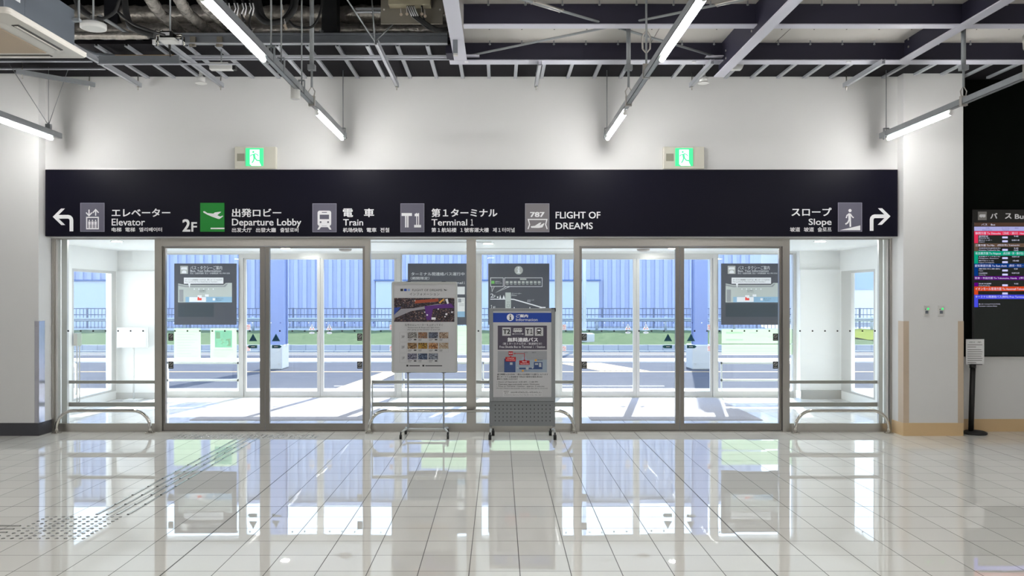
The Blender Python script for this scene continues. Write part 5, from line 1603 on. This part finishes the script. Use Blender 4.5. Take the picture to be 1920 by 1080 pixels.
m.box(*[v for v in (PX(288, Y), PX(292, Y))], Y - .03, Y + .0, PZ(85, Y), PZ(76, Y)).box(PX(338, Y), PX(342, Y), Y - .03, Y, PZ(84, Y), PZ(76, Y))
m.build('tag_plate', M_STICKW, t)
MB().cyl(at(318, 84, Y), at(318, 92, Y), .012, 10).cyl(at(318, 92, Y), at(319.5, 107, Y), .007, 8).build('drain_nozzle', M_BLACK, t)
MB().cyl(at(319, 60, Y), (PX(319, Y), Y, 5.34), .008, 8).build('hanging_rod', M_GALV, t)

# loose control cables and white ties beside the upper tube
for k, (px, a, lab) in enumerate(((425, 44, 'thin black cable beside the upper left tube light, first from the left'), (441, 36, 'thin black cable beside the upper left tube light, second from the left'), (456, 40, 'thin black cable beside the upper left tube light, third from the left'), (470, 58, 'thin black cable beside the upper left tube light, fourth from the left'))):
    cable([at(px - 6, -8, 7.4), at(px + 2, 12, 7.4), at(px - 3, a - 12, 7.4), at(px + 3, a, 7.4)], .009, lab, 'loose cables by the upper left tube')
    for q in range(2):
        tag(MB().tube([at(px - 2 + 6 * q, 6, 7.35), at(px + 1 + 5 * q, 16, 7.35), at(px - 3 + 6 * q, 26 + 3 * q, 7.35)], .006, 8).build('cable_sleeve', M_STICKW), 'white sleeve on the loose cables beside the upper left tube light, %s from the left' % ORD[2 * k + q], 'cable sleeve', 'white sleeves by the upper left tube')
# clips gripping the channel beam
for px in (363, 413):
    Y = 8.40
    tag(MB().box(PX(px - 5, Y), PX(px + 5, Y), Y - .03, Y, PZ(88, Y), PZ(70, Y)).box(PX(px - 5, Y), PX(px + 1, Y), Y - .05, Y - .03, PZ(90, Y), PZ(85, Y)).build('beam_clamp', M_BOARD), 'taupe clamp on the channel beam, ' + ('left' if px < 400 else 'right') + ' of the two beside the white box camera', 'clamp')
tag(MB().box(PX(215, 8.32), PX(325, 8.32), 8.325, 8.36, PZ(105.5, 8.32), PZ(102.5, 8.32)).build('timber_batten', mat('raw_timber', (.42, .27, .13), .7)), 'raw timber batten lying on the far left channel beam', 'batten')
# ================================================================== poster stand: food and shops
YA = 9.50
t = thing('poster_stand', 'silver wheeled poster stand with the food and shop guide, in front of the glass', 'poster stand', (PX(796, YA), YA, 0))
x0, x1 = PX(734, YA), PX(857.5, YA)
z0, z1 = PZ(699, YA), PZ(528, YA)
# frame with rounded outer corners
mb = MB(); bm = mb.bm
def rr2(x0, x1, z0, z1, r, y, n=5):
    out = []
    for cx, cz, a0 in ((x1 - r, z1 - r, 0), (x0 + r, z1 - r, 90), (x0 + r, z0 + r, 180), (x1 - r, z0 + r, 270)):
        for i in range(n + 1):
            a = math.radians(a0 + 90 * i / n)
            out.append(bm.verts.new((cx + r * math.cos(a), y, cz + r * math.sin(a))))
    return out
w = .026
A = rr2(x0, x1, z0, z1, .025, YA + .026); Bm = rr2(x0, x1, z0, z1, .025, YA + .006); C_ = rr2(x0 + .006, x1 - .006, z0 + .006, z1 - .006, .02, YA)
D_ = rr2(x0 + w, x1 - w, z0 + w, z1 - w, .002, YA + .002); E_ = rr2(x0 + w, x1 - w, z0 + w, z1 - w, .002, YA + .020)
for P, Q in ((A, Bm), (Bm, C_), (C_, D_), (D_, E_), (E_, A)):
    for i in range(len(P)):
        j = (i + 1) % len(P)
        bm.faces.new((P[i], P[j], Q[j], Q[i]))
mb.build('poster_frame', M_FRAME, t)
YF = YA + .010
MB().box(x0 + w * .9, x1 - w * .9, YF, YF + .012, z0 + w * .9, z1 - w * .9).build('poster_sheet', M_PAPER, t)
m = MB()
for px in (766, 832):
    for zz in (z0 - .002, z1 - .003):
        m.box(PX(px - 4, YA), PX(px + 4, YA), YA + .002, YA + .012, zz, zz + .006)
m.build('frame_clip', M_BLACK, t)
g = Face(YF, t)
g.shapes('poster_squares', M_PRINT, [('rect', 750.8, 541.5, 755.8, 545.8)])
g.shapes('poster_squares', M_BLUE, [('rect', 757.5, 541.5, 762.6, 545.8)])
g.shapes('poster_squares', M_SKYPRINT, [('rect', 764.3, 541.5, 768.8, 545.8)])
g.text([('FLIGHT OF DREAMS', 773, 542, 829.3, 546), ('インフォメーション', 768, 549, 824, 554)], M_PRINT, 'title_lettering', .05)
g.shapes('small_aircraft', M_PRINT, [('poly', [(831.7, 542.2), (834, 542.5), (836, 543.8), (839, 543.2), (836.5, 545), (834, 544.8)])])
M_PH1 = photo_mat('dark_exhibit_photograph', [(.008, .005, .008), (.02, .010, .014), (.045, .04, .07), (.12, .045, .02), (.45, .38, .35)], 75, (1, 1, 1.6), 2.0)
pic = g.shapes('large_photograph', M_PH1, [('rect', 739, 558.8, 852, 603.5)])
g.shapes('photograph_aircraft', mat('photo_grey', (.30, .29, .32), .5), [('poly', [(739, 590), (752, 579), (775, 578), (820, 570), (843, 571), (800, 579), (772, 583), (760, 588), (739, 597)])], 2)
g.shapes('photograph_blue_tail', mat('photo_blue', (.02, .06, .3), .5), [('poly', [(739, 577), (752, 575.5), (744, 585), (739, 591)])], 3)
g.shapes('photograph_purple_light', mat('photo_purple', (.10, .02, .20), .5), [('poly', [(796, 574), (846, 569), (852, 577), (812, 579), (808, 600), (800, 600)])], 4)
g.shapes('photograph_red_wall', mat('photo_rust', (.35, .07, .03), .5), [('poly', [(778, 563), (822, 560), (822, 565.5), (778, 569)])], 5)
g.shapes('photograph_carrot_sign', M_ORANGE, [('poly', [(822.5, 567), (831, 560), (833.5, 562), (825, 569)])], 3)
g.shapes('photograph_highlights', M_STICKW, [('disc', (796.5, 585.3), 1.2), ('disc', (801, 590.5), 1.6), ('disc', (821.7, 579.5), 1.2), ('disc', (847.5, 585.3), 1.6), ('disc', (837, 589), 2), ('disc', (834.5, 593.7), 1.3), ('rect', 809, 595, 817, 599.3), ('poly', [(835, 561), (839.5, 560), (841.5, 569), (838.5, 570)]), ('disc', (778, 564), 1)], 6)
g.text([('左手のエレベーターを上がってすぐ', 759, 607, 830.5, 611.2)], M_PRINT, 'direction_lettering', .04)
g.text([('Restaurants & Shops are right there', 765, 612.8, 824, 615.8), ('after going up the elevator on your left.', 763.8, 616.8, 826, 619.8)], M_PRINT, 'english_lettering', .04)
g.text([('3F', 752.8, 629.3, 758.8, 633.7), ('2F', 752.8, 648.5, 758.8, 653), ('１', 753.2, 669, 755.3, 673.3), ('F', 756.3, 669, 758.8, 673.3)], M_PRINT, 'floor_numbers', .06)
M_GRID = mat('thin_grey_print_line', (.30, .30, .31), .5)
cells = []
for ry, n in ((622.5, 4), (642.2, 4), (662.3, 3)):
    cells.append(('frame', 749.4, ry, 762.6, ry + 18, .25))
    for c in range(n):
        cx = 764 + c * 19.6
        cells.append(('frame', cx, ry, cx + 18.3, ry + 18, .22))
g.shapes('grid_lines', M_GRID, cells)
PAL = [
    ([(.55, .53, .5), (.03, .02, .02), (.6, .6, .6)], [(.45, .22, .10), (.08, .03, .02), (.7, .6, .5)], [(.02, .02, .03), (.12, .14, .20), (.3, .35, .45)], [(.10, .04, .02), (.55, .40, .28), (.65, .6, .55)]),
    ([(.05, .02, .01), (.45, .25, .08), (.7, .6, .45)], [(.05, .03, .01), (.60, .28, .04), (.35, .45, .05)], [(.10, .03, .01), (.65, .28, .06), (.6, .55, .5)], [(.6, .55, .45), (.30, .14, .03), (.75, .72, .65)]),
    ([(.03, .03, .06), (.20, .20, .30), (.55, .55, .65)], [(.01, .01, .02), (.05, .09, .20), (.5, .6, .75)], [(.02, .02, .04), (.25, .28, .35), (.6, .65, .75)])]
k = 0
for r, (ry, row) in enumerate(zip((623, 642.7, 662.7), PAL)):
    for c, cols in enumerate(row):
        cx = 764.4 + c * 19.6
        g.shapes('menu_photograph', photo_mat('menu_picture_print_%d' % k, [tuple(v * .75 for v in c) for c in cols], 130, (1, 1, 1), 3.1 * k), [('rect', cx, ry, cx + 17.4, ry + 11.3)], 2)
        k += 1
rowsP = []
for ry, n in ((622.5, 4), (642.2, 4), (662.3, 3)):
    for c in range(n):
        cx = 764 + c * 19.6
        rowsP += [('line', (cx + 1, ry + 14), (cx + 8.5 - (c % 2) * 1.5, ry + 14), .7), ('line', (cx + 1, ry + 16.2), (cx + 6.5, ry + 16.2), .5)]
        if (r + c) % 2 == 0: rowsP.append(('rect', cx + 12, ry + 13.3, cx + 16.8, ry + 15.5))
rowsP += [('rect', 762, 684, 765.6, 687.2), ('rect', 767.5, 685, 787.3, 686.6), ('rect', 792, 684, 795.6, 687.2), ('rect', 797.5, 685, 829, 686.6)]
g.shapes('caption_print', M_PRINT, rowsP)
# stand
for px in (764.5, 831.5):
    MB().box(PX(px - 1.5, YA), PX(px + 1.5, YA), YA + .027, YA + .05, PZ(805.5, YA), z1 - .05).build('upright', M_GALV, t)
MB().box(PX(760, YA), PX(836, YA), YA + .025, YA + .052, PZ(807.5, YA), PZ(804, YA)).build('cross_bar', M_FRAME, t, bevel=.002)
for px, s in ((763, -1), (833, 1)):
    x = PX(px, YA)
    MB().tube([(x - s * .0, YA + .04, .085), (x + s * .02, YA - .02, .085), (x + s * .05, YA - .16, .075)], .012, 10).build('foot', M_FRAME, t)
    MB().tube([(x, YA + .04, .085), (x + s * .01, YA + .09, .085), (x + s * .03, YA + .16, .075)], .012, 10).build('foot', M_FRAME, t)
    for yy, xx in ((YA - .165, x + s * .052), (YA + .165, x + s * .032)):
        c = MB().cyl((xx, yy, .045), (xx, yy, .08), .008, 8).build('caster', M_BLACK, t)
        MB().cyl((xx - .012, yy, .026), (xx + .012, yy, .026), .026, 18).build('wheel', M_RUBBER, c)

# ================================================================== shuttle bus information stand
Y2 = 9.36
t = thing('information_stand', 'grey wheeled stand with a blue Information header and shuttle bus notice', 'information stand', (PX(980, Y2), Y2 + .05, 0))
x0, x1 = PX(917.5, Y2), PX(1041, Y2)
zb, zt = PZ(752.2, Y2), PZ(578, Y2)
M_STANDG = mat('mid_grey_stand_paint', (.20, .21, .22), .45)
MB().box(x0, x1, Y2 + .012, Y2 + .06, zb, zt).build('cabinet', M_STANDG, t, bevel=.004)
fw = PX(7, Y2) - PX(0, Y2)
bar_frame(MB(), x0, x1, zb, zt, Y2 - .002, Y2 + .012, fw, fw, .033, .045).build('front_frame', mat('stand_frame_grey', (.24, .25, .26), .4), t, bevel=.003)
MB().box(x0 + fw, x1 - fw, Y2 + .006, Y2 + .0118, zb + .045, zt - .033).build('backing_sheet', M_PAPER, t)
MB().box(x1 - .045, x1 + .006, Y2 - .006, Y2 + .03, zt - .008, zt + .004).box(x1 - .004, x1 + .006, Y2 - .006, Y2 + .03, zt - .038, zt).build('corner_cap', M_BLACK, t)
g = Face(Y2 + .006, t)
p = g.shapes('header_band', M_BLUE, [('rect', 924.3, 586.5, 1033.7, 604.3)])
g.shapes('information_disc', M_STICKW, [('disc', (956.8, 595), 6.7)], 2)
g.shapes('information_symbol', M_PRINT, [('disc', (956.8, 591), 1.2), ('rect', 955.8, 593.3, 958, 599), ('rect', 954.6, 593.3, 956, 594.4), ('rect', 954.5, 598.6, 959.4, 599.7)], 3)
g.text([('ご案内', 967.5, 589.2, 990, 595.3), ('Information', 967.5, 596.7, 1008, 602)], M_STICKW, 'header_lettering', .04)
g.shapes('notice_panel', M_PURPLEGREY, [('rect', 933.3, 610.5, 1025.5, 655.8)])
g.shapes('icon_tile', mat('icon_tile_grey', (.55, .55, .56), .5), [('rect', 941.8, 614, 957.7, 629.5), ('rect', 984.5, 614, 1000.2, 629.5), ('rect', 1002.8, 614, 1018.5, 629.7),
    ('poly', [(962.5, 616), (964, 615.2), (978.5, 615.2), (979, 617), (979, 622), (976.5, 622.5), (975, 623.6), (973.5, 622.5), (967.8, 622.5), (966.3, 623.6), (964.8, 622.5), (962, 622)]),
    ('line', (962, 626.2), (980.5, 626.2), .8), ('poly', [(960, 626.2), (963, 624.5), (963, 627.9)]), ('poly', [(982.3, 626.2), (979.3, 624.5), (979.3, 627.9)])], 2)
g.shapes('bus_windows', M_PRINT, [('rect', 966 + i * 3.4, 616.8, 967.8 + i * 3.4, 618.4) for i in range(4)] + [('rect', 963.3, 617, 964.3, 619.5)], 3)
g.text([('T2', 943, 617, 956.7, 626.3), ('T', 986, 617, 992.5, 626.3), ('１', 994, 617, 998.5, 626.3)], M_PRINT, 'terminal_lettering', .05, 3)
g.shapes('train_icon', M_PRINT, [('poly', [(1006.3, 617.5), (1007.5, 615.8), (1013.5, 615.8), (1014.7, 617.5), (1014.7, 624.5), (1013, 626), (1008, 626), (1006.3, 624.5)]), ('line', (1008.5, 625), (1006.3, 628), .8), ('line', (1012.5, 625), (1014.7, 628), .8)], 3)
g.shapes('train_icon_window', M_STICKW, [('rect', 1007.7, 618, 1013.3, 620.8), ('disc', (1008.5, 623.4), .7), ('disc', (1012.5, 623.4), .7)], 4)
g.text([('無料連絡バス', 951.5, 632.8, 1008.8, 641)], M_STICKW, 'notice_title', .035)
g.text([('（第１ターミナル行き／鉄道駅行き）', 943, 642.3, 1015.8, 646.6)], M_STICKW, 'notice_subtitle', .02)
g.text([('Free Shuttle Bus to Terminal', 936.8, 648.3, 997, 652.3), ('１', 999.3, 648.3, 1001, 652.1), ('/ Station', 1004, 648.3, 1022, 652.3)], M_STICKW, 'english_lettering', .05)
g.shapes('map_sheet', M_MAPMID, [('rect', 933.3, 658, 1025.5, 698)])
g.shapes('map_pale_area', mat('map_silver_blue', (.30, .36, .44), .5), [('rect', 966.5, 674.5, 1025.5, 698), ('poly', [(977, 674.5), (980, 669), (986, 669), (988.5, 674.5)])], 2)
g.shapes('map_water', M_MAPNAVY, [('rect', 945.4, 672.3, 966.5, 698), ('rect', 973.5, 689.5, 1017, 692.3), ('rect', 1001, 679, 1017, 692.3)], 3)
g.shapes('map_inlets', mat('map_silver', (.42, .45, .48), .5), [('rect', 1003, 681, 1009, 684), ('rect', 1010.5, 680.5, 1015, 688), ('disc', (970.5, 689.5), 1.6), ('disc', (988.5, 690.5), 2.8), ('disc', (998.5, 689.8), 1.5), ('rect', 956, 679.5, 961, 684)], 4)
g.shapes('map_red_labels', M_RED, [('rect', 953.5, 658.7, 961.7, 666), ('rect', 947.6, 669.3, 967.3, 677.6), ('poly', [(955.5, 669.3), (959.5, 669.3), (957.5, 667)]), ('rect', 973.5, 675.8, 993, 683.8), ('poly', [(981, 675.8), (985.5, 675.8), (983.3, 673.3)]), ('path', [(983.3, 674), (983.3, 662.8), (966, 662.8)], 1.0), ('poly', [(963, 662.8), (966, 661.2), (966, 664.4)])], 5)
g.text([('BUS', 954.6, 661, 960.7, 663.6), ('バスのりば', 950.5, 670.6, 964.2, 673), ('Pick up Point', 949.5, 674.2, 965.8, 676.2), ('現在地', 979, 677, 987.5, 679.6), ('You are here', 975.5, 680.8, 991, 682.6)], M_STICKW, 'map_label_lettering', .04, 6)
g.shapes('map_taxi_marks', M_ORANGE, [('disc', (1004.5, 675.3), 2.2), ('disc', (980.3, 695), 2)], 5)
g.text([('出口', 982.5, 659.5, 989, 662), ('出口', 997.5, 659.5, 1004.5, 662), ('鉄道駅', 1008, 674, 1017.5, 676), ('第１ターミナル', 983.5, 693.6, 994, 695.5)], M_PRINT, 'map_small_lettering', .02, 5)
g.text([('運行時間 6:25~23:00 ・概ね15分間隔での運行になります', 931.8, 700.3, 1027.5, 703.6), ('第１ターミナル/鉄道駅まで約2分 ※徒歩の場合 約10分', 931.8, 704.8, 1017, 708.1), ('無料でご利用いただけます', 931.8, 709.2, 970.5, 712.3)], M_PRINT, 'japanese_small_print', .03)
g.text([('・Hours of Operation: 6:25 AM - 11:00 PM', 931, 714.9, 1008.3, 718), ('・Operates approximately every 15minutes', 931, 719, 1011.3, 722.3), ('・Time to Terminal 1/station : approx. 2 minutes', 931, 723, 1020.7, 726)], M_PRINT, 'english_small_print', .05)
g.text([('(Terminal 1/Station is also accessible on foot which takes approx. 10 minutes)', 930.5, 727.2, 1027, 729.4)], M_PRINT, 'footnote_print', .05)
g.shapes('date_box', mat('date_box_print', (.56, .56, .57), .5), [('rect', 942.7, 732.2, 1016.3, 743)], 1)
g.text([('期間限定', 944.5, 733, 954.3, 735), ('運行中', 946, 736, 952.5, 738), ('2023年5月8日(月)~9月30日(土)', 957.5, 733.7, 1015, 737.9), ('Limited-time Operation From May 8th to Sep. 30th, 2023', 945, 739.7, 1015, 741.7)], M_PRINT, 'date_lettering', .04)
# perforated lower panel
pz0, pz1 = PZ(799, Y2), PZ(752.5, Y2)
pp = MB().box(PX(919.5, Y2), PX(1040, Y2), Y2 + .012, Y2 + .05, pz0, pz1).build('perforated_panel', M_STANDG, t, bevel=.003)
gp_ = Face(Y2 + .012, pp)
gp_.shapes('perforations', M_BLACK, [('disc', (928.6 + 7.33 * i, 759.8 + 7.28 * j), 1.0) for i in range(15) for j in range(5)])
MB().box(x0, x0 + .03, Y2 + .014, Y2 + .05, pz0 - .01, zb).box(x1 - .03, x1, Y2 + .014, Y2 + .05, pz0 - .01, zb).build('side_post', M_STANDG, t)
for s, x in ((-1, x0 + .012), (1, x1 - .012)):
    MB().tube([(x, Y2 - .07, .075), (x, Y2 + .03, .10), (x, Y2 + .20, .075)], .013, 10).build('foot', M_FRAME, t)
    for yy in (Y2 - .08, Y2 + .21):
        xx = x + (s * .004 if yy < Y2 else -s * .03)
        c = MB().cyl((xx, yy, .05), (xx, yy, .085), .009, 8).build('caster', M_BLACK, t)
        MB().cyl((xx - .016, yy, .031), (xx + .016, yy, .031), .031, 18).build('wheel', M_RUBBER, c)

# ================================================================== notice post at the right
Yn = 9.69
xc = PX(1828, Yn)
t = thing('notice_post', 'black post on a round base with a white notice, in front of the black wall', 'notice stand', (xc, Yn, 0))
MB().lathe((xc, Yn, 0), [(.125, 0), (.130, .008), (.130, .022), (.105, .036), (.03, .045)], 32).build('round_base', M_RUBBER, t)
xb_, xt_ = PX(1820.5, Yn), PX(1824, Yn)
MB().tube([(xb_, Yn, .035), (xt_, Yn, PZ(690, Yn))], .030, 16).build('post', M_BLACK, t)
MB().cyl((xt_, Yn, PZ(690, Yn)), (xt_, Yn, PZ(682.5, Yn)), .036, 16).build('collar', M_BLACK, t)
YN2 = Yn - .01
MB().box(PX(1811.3, YN2), PX(1845.3, YN2), YN2, YN2 + .006, PZ(683, YN2), PZ(636, YN2)).build('notice_plate', M_PAPERW, t)
MB().box(PX(1818, YN2), PX(1842, YN2), YN2 + .0, YN2 + .03, PZ(684, YN2), PZ(682.4, YN2)).build('plate_holder', M_BLACK, t)
g = Face(YN2, t)
g.text([('お知らせ　ご案内', 1817, 640, 1839.5, 643)], M_PRINT, 'notice_title', .05)
m_ = []
for i in range(9):
    y = 646.5 + i * 4.0 + (1.2 if i > 1 else 0)
    m_.append(('line', (1814, y), (1842 - (12 if i in (1, 8) else i % 3), y), .9))
g.shapes('notice_text_rows', mat('grey_print', (.12, .12, .11), .5), m_)

# ================================================================== bus departure screen on the black wall
Yb = 9.81
t = thing('departure_screen', 'large bus departure screen with coloured route bands on the black wall', 'screen', (PX(1900, Yb), 9.829, PZ(640, Yb)))
xe = 2120
M_HEAD = mat('dark_brown_header', (.012, .011, .010), .5)
MB().box(PX(1823, Yb), PX(xe, Yb), Yb + .001, 9.829, PZ(417, Yb), PZ(393, Yb)).build('header_panel', M_HEAD, t)
MB().box(PX(1826, Yb), PX(xe, Yb), Yb, 9.829, PZ(667, Yb), PZ(417.2, Yb)).build('display_panel', mat('dark_display_glass', (.004, .009, .007), .25), t)
MB().box(PX(1822, Yb), PX(1826, Yb), Yb - .004, 9.829, PZ(667, Yb), PZ(417.2, Yb)).build('display_bezel', M_BLACK, t)
g = Face(Yb, t)
g.shapes('bus_tile', mat('bus_tile_grey', (.25, .24, .23), .5), [('rect', 1833.5, 396.8, 1850, 412.8)])
g.shapes('bus_pictogram', M_STICKW, [('poly', [(1836, 404), (1837.5, 402), (1847.5, 402), (1847.5, 407), (1844, 408), (1842, 406.8), (1840, 408), (1836, 406.5)])], 2)
g.text([('バ', 1856.5, 399.5, 1870, 410), ('ス', 1884, 400, 1896.5, 410.3), ('Bus', 1902.5, 401.5, 1926, 410.5)], M_SIGNWHITE, 'header_lettering', .04)
def band(y0, y1, col, s, x1=xe, blk=None, strx=None, name='route_band'):
    o = g.shapes(name, emis('screen_%s_%d' % (name, int(y0)), col, 1.0), [('rect', 1826.5, y0, x1, y1)] + ([('rect', 1826.5, y1, 1833.8, blk)] if blk else []))
    if s:
        g.text([(q[0], q[1], y0 + 1.6, q[2], y1 - 1.3) for q in s], E_WHITE, 'route_lettering', .05, 3)
E_WHITE = emis('screen_white', (.75, .75, .95), 1.0)
E_PILL = emis('screen_pale_button', (.62, .62, .95), 1.0)
E_DARKT = emis('screen_dark_text', (.08, .08, .25), 1.0)
band(417.5, 424.3, (.075, .04, .028), [('バス　Bus', 1840, 1865.5)])
band(425, 433, (.40, .40, .72), None)
g.text([('行先', 1848, 426.5, 1855, 429), ('Destination', 1842, 430, 1860, 432.3), ('ターミナル', 1877.5, 426.5, 1892, 429), ('Terminal', 1879, 430, 1891, 432.3), ('時刻', 1902.5, 426.5, 1909, 429)], E_DARKT, 'column_lettering', .03, 3)
band(433.3, 441, (.72, .03, .09), [('静岡方面 To Shizuoka', 1828.5, 1876), ('（浜松・掛川）Hamamatsu', 1880, 1935)], blk=456)
band(456.3, 463.3, (.12, .075, .05), [('三重方面 To Mie', 1828.5, 1864), ('(四日市) Yokkaichi', 1870, 1911)], blk=471)
band(471, 479.3, (.0, .34, .20), [('名古屋方面 To Nagoya', 1828.5, 1876.5), ('(名古屋・栄・藤が丘)', 1880.5, 1918.5)], blk=494.3)
band(494.3, 502, (.0, .035, .20), [('愛知東部方面 To East Aichi', 1827.5, 1887), ('(豊田・知立・刈谷)', 1891.5, 1930)], blk=517.7)
band(517.7, 524.8, (.10, .0, .18), [('常滑・半田方面 To Tokoname, Handa', 1827.5, 1906.5), ('(常滑)', 1910.5, 1926)])
band(530, 530.6, (.10, .0, .18), None, x1=1833.8, blk=537)
band(537.2, 545.6, (.62, .06, .012), [('イオンモール常滑方面 To Aeonmall Tokoname', 1828.5, 1928)], blk=552.5)
band(552.6, 560.6, (.06, .07, .70), [('ターミナル間連絡バス(無料) Free Terminal Shuttle', 1828.5, 1936)], blk=576)
pills, lines, times = [], [], []
for y in (445.3, 452.5, 468.7, 484, 491.7, 507.3, 515, 535, 550.4):
    pills.append(('rect', 1879, y - 1.9, 1889.3, y + 1.7))
g.shapes('status_button', E_PILL, pills, 2)
txt = [('静岡駅前', 1835, 441.6, 1852.5, 444.3), ('Shizuoka Sta.', 1835, 445.2, 1855.5, 447.2), ('掛川インター', 1835, 449, 1860, 451.6), ('Kakegawa IC', 1835, 452.8, 1846, 454.8),
       ('近鉄四日市(JR四日市)', 1835, 464.3, 1875.5, 466.8), ('Kintetsu Yokkaichi Sta.', 1835, 468, 1875, 470.2), ('名古屋(ウインクあいち)', 1835, 480, 1875, 482.4), ('Nagoya Station', 1835, 483.6, 1872, 485.7), ('藤が丘(リニモ)', 1835, 487.7, 1863, 490.2), ('Nagoya via Fujigaoka', 1835, 491.6, 1864, 493.6),
       ('豊田市(東部)', 1835, 503, 1875, 505.5), ('Toyota', 1835, 507, 1843, 509), ('刈谷駅前', 1835, 511, 1851, 513.4), ('Chiryu Sta.', 1835, 514.8, 1848, 516.8), ('知多半田駅', 1835, 530.8, 1858.5, 533.2), ('Chita Handa Sta.', 1835, 534.8, 1856.5, 536.6),
       ('第１ターミナル(アクセスプラザ)', 1835, 569, 1875, 571.8), ('Terminal 1 (Access Plaza)', 1835, 573.2, 1869, 575.3),
       ('9:40', 1901, 441.6, 1909, 444.3), ('10:40/11:40', 1897, 449, 1911, 451.8), ('9:45', 1901, 464.3, 1909, 466.8), ('10:45', 1901, 468, 1909, 470.5), ('10:20/11:20', 1897.5, 480, 1911, 482.4), ('10:40', 1899, 487.5, 1910, 490.3), ('9:50', 1901, 503, 1908, 505.3), ('10:20/12:20', 1897, 510.7, 1911, 513.2), ('9:55', 1901.5, 530.8, 1909, 533.2)]
g.text(txt, E_WHITE, 'timetable_lettering', .03, 2)
